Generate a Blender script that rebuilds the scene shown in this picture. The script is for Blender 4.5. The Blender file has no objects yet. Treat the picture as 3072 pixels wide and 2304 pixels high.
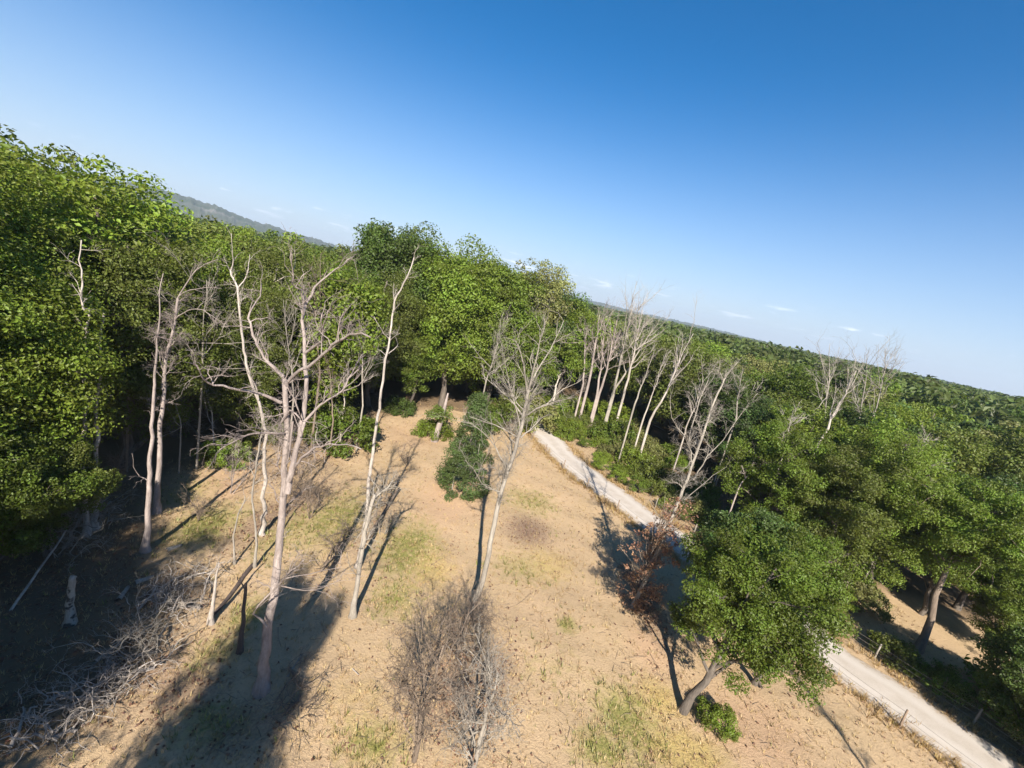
import bpy, math, random
import numpy as np
from mathutils import Vector

# ------------------------------------------------------------------ camera, light, exposure
SC = bpy.context.scene
COL = SC.collection
f_px, pitch, roll, CAMH = 1290.0, math.radians(12.4), math.radians(12.3), 18.0
F = np.array([0, math.cos(pitch), -math.sin(pitch)])
R0 = np.array([1.0, 0, 0]); U0 = np.array([0, math.sin(pitch), math.cos(pitch)])
RC = math.cos(roll) * R0 + math.sin(roll) * U0
UC = -math.sin(roll) * R0 + math.cos(roll) * U0
EYE = np.array([0, 0, CAMH])
cam_d = bpy.data.cameras.new('camera')
cam = bpy.data.objects.new('camera', cam_d); COL.objects.link(cam)
from mathutils import Matrix
m = Matrix(((RC[0], UC[0], -F[0], 0), (RC[1], UC[1], -F[1], 0), (RC[2], UC[2], -F[2], CAMH), (0, 0, 0, 1)))
cam.matrix_world = m
cam_d.sensor_width = 36; cam_d.lens = 36 * f_px / 3072
cam_d.clip_start = 0.1; cam_d.clip_end = 9000
SC.camera = cam

SUN_EL, SUN_AZ = 34.0, -4.0            # elevation; heading the shadows fall towards (deg from +Y, + = right)
world = bpy.data.worlds.new('World'); SC.world = world; world.use_nodes = True
nt = world.node_tree; nt.nodes.clear()
wo = nt.nodes.new('ShaderNodeOutputWorld'); bg = nt.nodes.new('ShaderNodeBackground')
sky = nt.nodes.new('ShaderNodeTexSky'); sky.sky_type = 'NISHITA'; sky.sun_disc = False
sky.sun_elevation = math.radians(SUN_EL); sky.sun_rotation = math.radians(180 + SUN_AZ)
sky.altitude = 100; sky.air_density = 1.0; sky.dust_density = 0.35; sky.ozone_density = 4.0
bg.inputs['Strength'].default_value = 0.065
# thin wisps of cirrus low over the horizon
geo = nt.nodes.new('ShaderNodeTexCoord')
mp = nt.nodes.new('ShaderNodeMapping'); mp.inputs['Scale'].default_value = (13, 13, 80)
mp.inputs['Location'].default_value = (1.3, .4, 2.2)
nz = nt.nodes.new('ShaderNodeTexNoise'); nz.inputs['Scale'].default_value = 1.0; nz.inputs['Detail'].default_value = 5
rp = nt.nodes.new('ShaderNodeMapRange'); rp.inputs['From Min'].default_value = .60; rp.inputs['From Max'].default_value = .76
sx = nt.nodes.new('ShaderNodeSeparateXYZ')
b1 = nt.nodes.new('ShaderNodeMapRange'); b1.inputs['From Min'].default_value = .02; b1.inputs['From Max'].default_value = .05
b2 = nt.nodes.new('ShaderNodeMapRange'); b2.inputs['From Min'].default_value = .085; b2.inputs['From Max'].default_value = .055
mu1 = nt.nodes.new('ShaderNodeMath'); mu1.operation = 'MULTIPLY'
mu2 = nt.nodes.new('ShaderNodeMath'); mu2.operation = 'MULTIPLY'
mu3 = nt.nodes.new('ShaderNodeMath'); mu3.operation = 'MULTIPLY'; mu3.inputs[1].default_value = 1.0
mx = nt.nodes.new('ShaderNodeMix'); mx.data_type = 'RGBA'
mx.inputs['B'].default_value = (20, 20, 21, 1)
L = nt.links
L.new(geo.outputs['Generated'], mp.inputs['Vector']); L.new(mp.outputs[0], nz.inputs['Vector'])
L.new(nz.outputs['Fac'], rp.inputs['Value']); L.new(geo.outputs['Generated'], sx.inputs[0])
L.new(sx.outputs['Z'], b1.inputs['Value']); L.new(sx.outputs['Z'], b2.inputs['Value'])
L.new(b1.outputs[0], mu1.inputs[0]); L.new(b2.outputs[0], mu1.inputs[1])
L.new(mu1.outputs[0], mu2.inputs[0]); L.new(rp.outputs[0], mu2.inputs[1]); L.new(mu2.outputs[0], mu3.inputs[0])
L.new(mu3.outputs[0], mx.inputs['Factor']); L.new(sky.outputs[0], mx.inputs['A'])
hs = nt.nodes.new('ShaderNodeHueSaturation'); hs.inputs['Saturation'].default_value = 1.38
L.new(mx.outputs['Result'], hs.inputs['Color'])
hz = nt.nodes.new('ShaderNodeMapRange'); hz.interpolation_type = 'SMOOTHERSTEP'
for k_, v_ in (('From Min', -.25), ('From Max', .50), ('To Min', 1.0), ('To Max', 0.0)): hz.inputs[k_].default_value = v_
ab = nt.nodes.new('ShaderNodeMix'); ab.data_type = 'RGBA'; ab.inputs['B'].default_value = (4.1, 4.7, 6.3, 1)   # pale lavender air low over the horizon
L.new(sx.outputs['Z'], hz.inputs['Value']); L.new(hz.outputs[0], ab.inputs['Factor']); L.new(hs.outputs[0], ab.inputs['A'])
L.new(ab.outputs['Result'], bg.inputs['Color']); L.new(bg.outputs[0], wo.inputs['Surface'])
sun_d = bpy.data.lights.new('sun', 'SUN'); sun_d.energy = 5.0; sun_d.angle = math.radians(.53)
sun_d.color = (1.0, .93, .82)
sun = bpy.data.objects.new('sun', sun_d); COL.objects.link(sun)
sun.rotation_euler = (math.radians(90 - SUN_EL), 0, math.radians(-SUN_AZ)); sun.location = (0, -40, 60)
SC.view_settings.view_transform = 'Standard'; SC.view_settings.look = 'None'
SC.view_settings.exposure = 1.2; SC.view_settings.gamma = 1.0
SC.view_settings.use_curve_mapping = False
SC.render.engine = 'CYCLES'
SC.cycles.max_bounces = 7; SC.cycles.diffuse_bounces = 3; SC.cycles.transmission_bounces = 3
SC.cycles.volume_bounces = 0; SC.cycles.use_denoising = True

# ------------------------------------------------------------------ geometry of the place
def ray(u, v):
    d = F * f_px + RC * (u - 1536) + UC * (1152 - v); return d / np.linalg.norm(d)
def G(u, v, z=0.0):
    d = ray(u, v); return EYE + d * ((z - CAMH) / d[2])
def at(u, v, y):
    d = ray(u, v); return EYE + d * (y / d[1])
def proj(q):
    q = np.asarray(q, float) - EYE; w = q @ F
    return (1536 + f_px * (q @ RC) / w, 1152 - f_px * (q @ UC) / w, w)

ROAD = np.array([(-1, 72), (3, 61), (6.0, 53.9), (8.4, 47.6), (11.2, 42.9), (13.9, 38.9), (16.5, 34.7), (19.2, 30.4), (23.3, 24.4), (25.6, 21.2), (27.8, 18), (31.5, 12), (38, 1), (44, -10)])
def _dense(P, step=.4):
    out = []
    for a, b in zip(P[:-1], P[1:]):
        n = max(1, int(np.linalg.norm(b - a) / step))
        for i in range(n): out.append(a + (b - a) * i / n)
    out.append(P[-1]); out = np.array(out)
    k = np.ones(9) / 9
    s = np.stack([np.convolve(np.pad(out[:, i], 4, 'edge'), k, 'valid') for i in (0, 1)], 1)
    return s
ROADL = _dense(ROAD)
def road_dist(x, y):
    P = np.stack([np.ravel(x), np.ravel(y)], 1)
    d = np.full(len(P), 1e9)
    for i in range(0, len(ROADL), 1):
        d = np.minimum(d, (P[:, 0] - ROADL[i, 0]) ** 2 + (P[:, 1] - ROADL[i, 1]) ** 2)
    return np.sqrt(d).reshape(np.shape(x))
def wob(x, y):
    return (.14 * np.sin(.31 * x + 1.3 * np.sin(.17 * y)) * np.cos(.27 * y + .8 * np.sin(.23 * x))
            + .05 * np.sin(1.1 * x + .7 * y) * np.sin(.9 * y - .6 * x + 1))
def hgt(x, y):
    x = np.asarray(x, float); y = np.asarray(y, float)
    r = np.hypot(x, y)
    h = wob(x, y)
    near = np.clip((road_dist(x, y) - 1.6) / 2.5, 0, 1) if np.ndim(x) else np.clip((road_dist(x.reshape(1), y.reshape(1))[0] - 1.6) / 2.5, 0, 1)
    return h * near

def new_mesh(name, verts, faces, smooth=True, attr=None, fattr=None):
    me = bpy.data.meshes.new(name)
    verts = np.asarray(verts, np.float32); faces = np.asarray(faces, np.int32)
    n, k = faces.shape
    me.vertices.add(len(verts)); me.vertices.foreach_set('co', verts.ravel())
    me.loops.add(n * k); me.loops.foreach_set('vertex_index', faces.ravel())
    me.polygons.add(n)
    me.polygons.foreach_set('loop_start', np.arange(0, n * k, k, dtype=np.int32))
    me.polygons.foreach_set('loop_total', np.full(n, k, np.int32))
    me.polygons.foreach_set('use_smooth', np.full(n, smooth, bool))
    me.update(calc_edges=True)
    for key, val in (attr or {}).items():
        a = me.attributes.new(key, 'FLOAT', 'POINT'); a.data.foreach_set('value', np.asarray(val, np.float32))
    for key, val in (fattr or {}).items():
        a = me.attributes.new(key, 'FLOAT', 'FACE'); a.data.foreach_set('value', np.asarray(val, np.float32))
    return me
def link(name, me, mat=None, parent=None, kind=None, color=None):
    o = bpy.data.objects.new(name, me); COL.objects.link(o)
    if mat is not None and not me.materials: me.materials.append(mat)
    if parent is not None: o.parent = parent
    if kind: o['kind'] = kind
    if color is not None: o.color = (*color, 1)
    return o
def tag(o, label, cat, group=None, kind=None):
    o['label'] = label; o['category'] = cat
    if group: o['group'] = group
    if kind: o['kind'] = kind
    return o
def root(name, loc, label, cat, group=None):
    o = bpy.data.objects.new(name, None); COL.objects.link(o); o.empty_display_size = .3
    o.location = loc
    return tag(o, label, cat, group)

# ------------------------------------------------------------------ materials
def mat_nodes(name):
    m = bpy.data.materials.new(name); m.use_nodes = True
    n = m.node_tree; n.nodes.clear()
    out = n.nodes.new('ShaderNodeOutputMaterial'); p = n.nodes.new('ShaderNodeBsdfPrincipled')
    n.links.new(p.outputs[0], out.inputs['Surface'])
    return m, n, p, out
def N(n, t, **kw):
    x = n.nodes.new(t)
    for k, v in kw.items(): setattr(x, k, v)
    return x
def noise(n, vec, scale, detail=4, rough=.55, dist=0):
    z = n.nodes.new('ShaderNodeTexNoise'); z.inputs['Scale'].default_value = scale
    z.inputs['Detail'].default_value = detail; z.inputs['Roughness'].default_value = rough
    z.inputs['Distortion'].default_value = dist
    n.links.new(vec, z.inputs['Vector']); return z.outputs['Fac']
def mrange(n, val, a, b, c=0, d=1):
    r = n.nodes.new('ShaderNodeMapRange'); n.links.new(val, r.inputs['Value'])
    for i, q in zip(('From Min', 'From Max', 'To Min', 'To Max'), (a, b, c, d)): r.inputs[i].default_value = q
    return r.outputs[0]
def mixc(n, fac, a, b, blend='MIX'):
    x = n.nodes.new('ShaderNodeMix'); x.data_type = 'RGBA'; x.blend_type = blend
    for s, q in (('Factor', fac), ('A', a), ('B', b)):
        if isinstance(q, (tuple, float, int)):
            x.inputs[s].default_value = (*q, 1) if isinstance(q, tuple) else q
        else: n.links.new(q, x.inputs[s])
    return x.outputs['Result']
def math_(n, op, a, b=0.0):
    x = n.nodes.new('ShaderNodeMath'); x.operation = op; x.use_clamp = False
    for i, q in enumerate((a, b)):
        if isinstance(q, (int, float)): x.inputs[i].default_value = q
        else: n.links.new(q, x.inputs[i])
    return x.outputs[0]
def bump(n, p, h, strength, dist):
    b = n.nodes.new('ShaderNodeBump'); b.inputs['Strength'].default_value = strength
    b.inputs['Distance'].default_value = dist
    n.links.new(h, b.inputs['Height']); n.links.new(b.outputs[0], p.inputs['Normal'])
def attr_(n, name):
    a = n.nodes.new('ShaderNodeAttribute'); a.attribute_name = name; return a.outputs['Fac']

def leaf_mat(name, trans=.33, var=.5):
    m, n, p, out = mat_nodes(name)
    oi = N(n, 'ShaderNodeObjectInfo'); tone = attr_(n, 'tone')
    hsv = N(n, 'ShaderNodeHueSaturation')
    n.links.new(oi.outputs['Color'], hsv.inputs['Color'])
    n.links.new(mrange(n, tone, 0, 1, .462, .512), hsv.inputs['Hue'])
    n.links.new(mrange(n, tone, 0, 1, 1 - var, 1 + var), hsv.inputs['Value'])
    hsv.inputs['Saturation'].default_value = 1
    n.links.new(hsv.outputs[0], p.inputs['Base Color'])
    p.inputs['Roughness'].default_value = .5; p.inputs['Specular IOR Level'].default_value = .35
    tr = N(n, 'ShaderNodeBsdfTranslucent')
    n.links.new(mixc(n, 1.0, hsv.outputs[0], (1.6, 1.7, .7), 'MULTIPLY'), tr.inputs['Color'])
    ms = N(n, 'ShaderNodeMixShader'); ms.inputs[0].default_value = trans
    n.links.new(p.outputs[0], ms.inputs[1]); n.links.new(tr.outputs[0], ms.inputs[2])
    n.links.new(ms.outputs[0], out.inputs['Surface'])
    return m
LEAF = leaf_mat('leaf', .30, .62); GRASSM = leaf_mat('dry_grass', .15, .35)

def bark_mat(name, light, dark, scale=6, patch=None):
    m, n, p, out = mat_nodes(name)
    tc = N(n, 'ShaderNodeTexCoord'); mpn = N(n, 'ShaderNodeMapping')
    mpn.inputs['Scale'].default_value = (1, 1, .25)
    n.links.new(tc.outputs['Object'], mpn.inputs['Vector']); v = mpn.outputs[0]
    a = noise(n, v, scale, 6, .7); b = noise(n, v, scale * .22, 3)
    c = mixc(n, mrange(n, a, .3, .7), dark, light)
    c = mixc(n, mrange(n, b, .42, .62, 0, .55), c, tuple(.6 * q for q in dark))
    if patch: c = mixc(n, mrange(n, noise(n, tc.outputs['Object'], 2.6, 2), .52, .58), c, patch)
    n.links.new(c, p.inputs['Base Color']); p.inputs['Roughness'].default_value = .85
    bump(n, p, math_(n, 'ADD', a, noise(n, v, scale * 3.5, 4, .7)), .9, .05)
    return m
B_LIVE = bark_mat('live_bark', (.18, .15, .12), (.07, .055, .045))
B_PALE = bark_mat('bleached_bark', (.56, .50, .44), (.30, .25, .21))
B_PINK = bark_mat('greyish_pink_bark', (.45, .38, .34), (.22, .17, .15))
B_GREY = bark_mat('grey_twig_bark', (.42, .375, .31), (.21, .18, .15))
B_BROWN = bark_mat('brown_twig_bark', (.28, .215, .16), (.13, .095, .07))
B_BIRCH = bark_mat('mottled_white_bark', (.48, .46, .40), (.22, .20, .17), 3, (.05, .045, .04))
B_ROT = bark_mat('dark_rotten_bark', (.15, .11, .09), (.06, .045, .04))

# ------------------------------------------------------------------ ground
lin = lambda a, b, s: np.arange(a, b, s)
def axis(a, b, s, far):
    mid = lin(a, b + s, s); out = [far[0] * 1.0]
    g1 = b + np.cumsum(s * 1.12 ** np.arange(1, 200)); g1 = g1[g1 < far[1]]
    g0 = a - np.cumsum(s * 1.12 ** np.arange(1, 200)); g0 = g0[g0 > far[0]]
    return np.concatenate([[far[0]], g0[::-1], mid, g1, [far[1]]])
gx = axis(-34, 42, .3, (-3500, 3500)); gy = axis(6, 62, .3, (-400, 5000))
X, Y = np.meshgrid(gx, gy); xs, ys = X.ravel(), Y.ravel()
zs = hgt(xs, ys); rr = np.hypot(xs, ys)
rng0 = np.random.default_rng(5)
zs = zs + (rr < 90) * rng0.normal(0, .012, len(zs))
def blob(cx, cy, rx, ry=None, rot=0):
    ry = ry or rx; c, s = math.cos(rot), math.sin(rot)
    dx, dy = xs - cx, ys - cy; a = (dx * c + dy * s) / rx; b = (-dx * s + dy * c) / ry
    return np.clip(1.25 - np.sqrt(a * a + b * b), 0, 1)
def gb(u, v, rx, ry=None): g = G(u, v); return blob(g[0], g[1], rx, ry)
def comb(L_): 
    o = np.zeros(len(xs))
    for q in L_: o = np.maximum(o, q)
    return o
green = comb([gb(1230, 1640, 2.3, 4), gb(1190, 1790, 1.7, 2.2) * .8, gb(1010, 1560, 2.4, 5) * .9, gb(620, 1575, 2.2, 3.2), gb(560, 1480, 2, 2.5) * .6, gb(1590, 1500, 3, 2.6) * .7,
              gb(1560, 1700, 2.6, 2) * .6, gb(1880, 2160, 1.9, 2.3), gb(1810, 2250, 1.6, 1.2), gb(1120, 2230, 1.8, 1.2) * .8, gb(860, 1600, 1.5, 4) * .8, gb(740, 1850, 1.1, 1.8) * .9,
              gb(650, 1960, 1.3, 1.5) * .7, gb(1700, 1880, .7, .9) * .9, gb(640, 2180, 1.5, 1.2) * .8, gb(1640, 2000, 2.6, 2.2) * .3, gb(2010, 1480, 4, 3) * .5, gb(2350, 1400, 7, 5) * .6])
litter = comb([gb(1585, 1590, 2.5, 2.6) * .95, gb(1390, 2050, 2.2, 3) * .85, gb(1480, 2000, 2.0, 3) * .6, gb(800, 1560, 1.6, 5) * .8, gb(550, 2080, 1.9, 1.8) * .7, gb(980, 1350, 4, 6) * .5,  # first blob just turns a soft patch of ground dark brown
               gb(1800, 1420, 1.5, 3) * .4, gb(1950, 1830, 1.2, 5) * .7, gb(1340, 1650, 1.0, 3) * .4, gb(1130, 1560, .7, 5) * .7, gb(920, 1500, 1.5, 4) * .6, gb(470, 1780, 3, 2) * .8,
               gb(300, 2000, 5, 3) * .7, gb(200, 1750, 4, 3) * .9, gb(700, 2200, 2, 1.6) * .6, gb(880, 1350, 2, 4) * .5, gb(850, 1420, 2.5, 2)*.5])  # left-area blobs: leaf mould plus shade tone painted into the ground colour
reddish = comb([gb(1350, 1500, 4, 6), gb(2250, 2180, 4, 3), gb(1950, 1950, 2, 3) * .8, gb(1250, 1300, 5, 7) * .8, gb(700, 1440, 3, 5)*.9, gb(500, 2000, 2, 2)*.6])
straw = comb([gb(2050, 2260, 2.6, 1.6), gb(1300, 1700, 2, 3) * .7, gb(1650, 1690, 2.6, 3) * .6, gb(1980, 2100, 1.8, 1.8) * .8, gb(1080, 2100, 3, 2) * .4])
wood_floor_shade = np.clip((road_dist(xs, ys) - 2.4) / 1.5, 0, 1)
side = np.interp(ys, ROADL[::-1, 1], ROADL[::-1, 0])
wood_floor_shade = wood_floor_shade * (xs > side) * np.clip((xs - side - 8) / 3, .25, 1)
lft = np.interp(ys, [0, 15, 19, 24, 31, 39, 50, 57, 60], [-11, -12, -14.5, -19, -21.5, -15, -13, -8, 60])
wood_floor_shade = np.maximum(wood_floor_shade, np.clip((lft - xs) / 3, 0, 1))  # left edge traces the shade line: painted shade on top of leaf mould
wood_floor_shade = wood_floor_shade * (1 - np.clip(2 * blob(35, 29, 5.5, 4.5), 0, 1)) * (1 - np.clip(2 * blob(18.5, 50, 2.5, 2.5), 0, 1))
idx = np.arange(len(xs)).reshape(X.shape)
gf = np.stack([idx[:-1, :-1].ravel(), idx[:-1, 1:].ravel(), idx[1:, 1:].ravel(), idx[1:, :-1].ravel()], 1)
m, n, p, out = mat_nodes('dry_ground')
tc = N(n, 'ShaderNodeTexCoord').outputs['Object']
n1 = noise(n, tc, .35, 4, .6, .4); n2 = noise(n, tc, 2.2, 5, .65); n3 = noise(n, tc, 9, 5, .7); n4 = noise(n, tc, 28, 3, .7)
c = mixc(n, mrange(n, n1, .35, .65), (.47, .335, .205), (.44, .32, .19))
c = mixc(n, mrange(n, n2, .35, .7, 0, .5), c, (.385, .275, .165))
c = mixc(n, mrange(n, math_(n, 'MULTIPLY', attr_(n, 'reddish'), n1), .15, .5, 0, .75), c, (.46, .30, .19))
c = mixc(n, mrange(n, math_(n, 'ADD', attr_(n, 'straw'), math_(n, 'MULTIPLY', n2, .8)), .65, 1.2, 0, .8), c, (.45, .335, .12))
gfac = mrange(n, math_(n, 'ADD', attr_(n, 'green'), math_(n, 'MULTIPLY', math_(n, 'SUBTRACT', n2, .5), 1.6)), .15, .95, 0, .8)
c = mixc(n, gfac, c, (.285, .255, .08))
c = mixc(n, mrange(n, math_(n, 'MULTIPLY', gfac, n3), .28, .45, 0, .8), c, (.14, .155, .035))
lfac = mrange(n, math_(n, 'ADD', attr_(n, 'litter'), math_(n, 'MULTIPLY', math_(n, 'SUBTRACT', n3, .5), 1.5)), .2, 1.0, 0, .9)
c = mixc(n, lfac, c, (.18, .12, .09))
c = mixc(n, mrange(n, attr_(n, 'wood_floor_shade'), 0, 1, 0, .85), c, (.13, .09, .055))
c = mixc(n, mrange(n, n3, .52, .72, 0, .6), c, (.22, .15, .095))
c = mixc(n, mrange(n, noise(n, tc, .9, 6, .75), .56, .74, 0, .45), c, (.26, .18, .11))
c = mixc(n, mrange(n, n4, .6, .75, 0, .35), c, (.14, .10, .06))
c = mixc(n, mrange(n, n4, .38, .25, 0, .35), c, (.47, .36, .245))
n.links.new(c, p.inputs['Base Color']); p.inputs['Roughness'].default_value = .95
p.inputs['Specular IOR Level'].default_value = .1
bump(n, p, math_(n, 'ADD', n3, math_(n, 'MULTIPLY', n4, .5)), .9, .06)
gme = new_mesh('ground', np.stack([xs, ys, zs], 1), gf, True, dict(green=green, litter=litter, reddish=reddish, straw=straw, wood_floor_shade=wood_floor_shade))
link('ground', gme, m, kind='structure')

# gravel road
def ribbon(P, wl, wr, seed, crown=.0, lift=.03, cols=9, rag=.12):
    rng = np.random.default_rng(seed); T = np.gradient(P, axis=0); T /= np.linalg.norm(T, axis=1)[:, None]
    Nn = np.stack([T[:, 1], -T[:, 0]], 1); n_ = len(P)
    def sm(a, k=5): return np.convolve(np.pad(a, k // 2, 'edge'), np.ones(k) / k, 'valid')
    l = -wl + sm(rng.normal(0, rag * 2, n_)); r_ = wr + sm(rng.normal(0, rag * 2, n_)); V = []
    for j in range(cols):
        t = j / (cols - 1); off = l + (r_ - l) * t; q = P + Nn * off[:, None]
        z = hgt(q[:, 0], q[:, 1]) + lift + crown * (1 - (2 * t - 1) ** 2) - .05 * (abs(2 * t - 1) > .99)
        V.append(np.stack([q[:, 0], q[:, 1], z], 1))
    V = np.stack(V, 1); ii = np.arange(n_ * cols).reshape(n_, cols)
    return V.reshape(-1, 3), np.stack([ii[:-1, :-1].ravel(), ii[1:, :-1].ravel(), ii[1:, 1:].ravel(), ii[:-1, 1:].ravel()], 1)
m, n, p, out = mat_nodes('pale_gravel')
tc = N(n, 'ShaderNodeTexCoord').outputs['Object']
a = noise(n, tc, 1.1, 4); b = noise(n, tc, 14, 5, .75); d = noise(n, tc, 45, 2)
c = mixc(n, mrange(n, a, .35, .65), (.50, .44, .385), (.43, .37, .31))
c = mixc(n, mrange(n, b, .5, .75, 0, .5), c, (.30, .25, .2)); c = mixc(n, mrange(n, d, .55, .7, 0, .4), c, (.6, .56, .51))
ax_ = attr_(n, 'across')                                     # worn wheel tracks, sand creeping in from the verges
c = mixc(n, math_(n, 'MULTIPLY', mrange(n, math_(n, 'ABSOLUTE', math_(n, 'SUBTRACT', math_(n, 'ABSOLUTE', ax_), .45)), .28, .05), mrange(n, a, .3, .6, .2, .6)), c, (.57, .52, .47))
c = mixc(n, mrange(n, math_(n, 'ADD', math_(n, 'ABSOLUTE', ax_), math_(n, 'MULTIPLY', math_(n, 'SUBTRACT', noise(n, tc, 2.4, 5, .7), .5), 1.6)), .72, 1.02), c, (.36, .265, .17))
n.links.new(c, p.inputs['Base Color']); p.inputs['Roughness'].default_value = .95; bump(n, p, math_(n, 'ADD', b, d), .8, .03)
rv, rf = ribbon(ROADL[::-1], 2.1, 2.0, 3, .06, .045, 11, .25)
link('gravel_road', new_mesh('gravel_road', rv, rf, True, dict(across=np.tile(np.linspace(-1, 1, 11), len(ROADL)))), m, kind='structure')

# ------------------------------------------------------------------ mesh builders: tubes and leaves
class Tubes:
    def __init__(s): s.v = []; s.f = []; s.n = 0
    def add(s, P, R, k=6):
        P = np.asarray(P, float); R = np.asarray(R, float); m_ = len(P)
        if m_ < 2: return
        T = np.gradient(P, axis=0); T /= np.maximum(np.linalg.norm(T, axis=1), 1e-9)[:, None]
        ref = np.array([0, 0, 1.0]) if abs(T[0][2]) < .9 else np.array([1.0, 0, 0])
        A = np.cross(T, ref); A /= np.maximum(np.linalg.norm(A, axis=1), 1e-9)[:, None]; B = np.cross(T, A)
        th = np.arange(k) * 2 * math.pi / k
        V = P[:, None] + R[:, None, None] * (A[:, None] * np.cos(th)[None, :, None] + B[:, None] * np.sin(th)[None, :, None])
        s.v.append(V.reshape(-1, 3)); i = np.arange(m_ * k).reshape(m_, k) + s.n; j = np.roll(i, -1, 1)
        s.f.append(np.stack([i[:-1].ravel(), j[:-1].ravel(), j[1:].ravel(), i[1:].ravel()], 1))
        s.v.append(np.array([P[-1] + T[-1] * R[-1] * .8])); tip = s.n + m_ * k
        s.f.append(np.stack([i[-1], j[-1], np.full(k, tip), np.full(k, tip)], 1)[:k]) if False else None
        if k >= 4:
            for q in range(0, k - 2, 2): s.f.append(np.array([[i[-1][0], i[-1][q + 1], i[-1][q + 2], i[-1][(q + 3) % k]]]))
        s.n += m_ * k + 1
    def mesh(s, name): return new_mesh(name, np.concatenate(s.v), np.concatenate(s.f))
def crook(a, b, n, amp, rng, up=0.0):
    a = np.asarray(a, float); b = np.asarray(b, float); t = np.linspace(0, 1, n)[:, None]
    P = a + (b - a) * t; Ln = np.linalg.norm(b - a)
    w = np.cumsum(rng.normal(0, 1, (n, 3)), 0); w -= w[0]; w -= t * w[-1]
    P = P + w * amp * Ln / math.sqrt(n); P[:, 2] += up * Ln * np.sin(math.pi * t[:, 0]); return P
def rnd_dir(rng, d, spread):
    v = np.asarray(d, float) / np.linalg.norm(d) + rng.normal(0, spread, 3); return v / np.linalg.norm(v)
TH = 1.0
def twigs(T, P, R, rng, n, length, level=2, spread=.75, gather=None, k=4, up=.25, t0=.2):
    """side twigs along a polyline P, recursively"""
    P = np.asarray(P); m_ = len(P)
    for _ in range(n):
        t = rng.uniform(t0, 1) * (m_ - 1); i = min(int(t), m_ - 2); fr = t - i
        q = P[i] + (P[i + 1] - P[i]) * fr; r = R[i] * (1 - fr) + R[i + 1] * fr
        d = rnd_dir(rng, (P[i + 1] - P[i]) / (np.linalg.norm(P[i + 1] - P[i]) + 1e-9) + np.array([0, 0, up]), spread)
        Ln = length * rng.uniform(.5, 1.2); r0 = min(r * .6, (Ln * .022 + .004) * TH)
        e = q + d * Ln; C = crook(q, e, 5, .13, rng, .05); RR = np.linspace(r0, max(r0 * .3, .004 * TH), 5)
        T.add(C, RR, k)
        if gather is not None: gather.append(e)
        if level > 1: twigs(T, C, RR, rng, max(2, int(n * .45)), Ln * .55, level - 1, spread, gather, 3, up, .25)
def leaf_cloud(C, RC_, NL, size, rng, flat=.8, upw=.5, jit=.75, aspect=.6):
    """leaf faces filling clumps: C centres, RC_ radii, NL leaves per clump"""
    C = np.asarray(C); k = len(C); NLv = np.broadcast_to(NL, (k,)).astype(int)
    rep = np.repeat(np.arange(k), NLv); n_ = len(rep)
    d = rng.normal(0, 1, (n_, 3)); d /= np.linalg.norm(d, axis=1)[:, None]
    rad = np.broadcast_to(RC_, (k,))[rep] * rng.uniform(.12, 1, n_) ** .5
    P = C[rep] + d * rad[:, None] * np.array([1, 1, flat])
    nn = d + np.array([0, 0, upw]) + rng.normal(0, jit, (n_, 3)); nn /= np.linalg.norm(nn, axis=1)[:, None]
    t = np.cross(nn, rng.normal(0, 1, (n_, 3))); t /= np.linalg.norm(t, axis=1)[:, None]; b = np.cross(nn, t)
    s = (size * rng.uniform(.6, 1.35, n_))[:, None]
    V = np.stack([P - t * s * .5, P + b * s * .5 * aspect + nn * s * .12, P + t * s * .5, P - b * s * .5 * aspect + nn * s * .12], 1)
    base = rng.uniform(.02, .98, k)[rep]
    tone = np.clip(base * .5 + rng.uniform(0, 1, n_) * .5, 0, 1)
    Fc = np.arange(n_ * 4).reshape(n_, 4)
    return V.reshape(-1, 3), Fc, tone
def leaves_mesh(name, *a, **k):
    V, Fc, tone = leaf_cloud(*a, **k); return new_mesh(name, V, Fc, False, None, dict(tone=tone))

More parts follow.
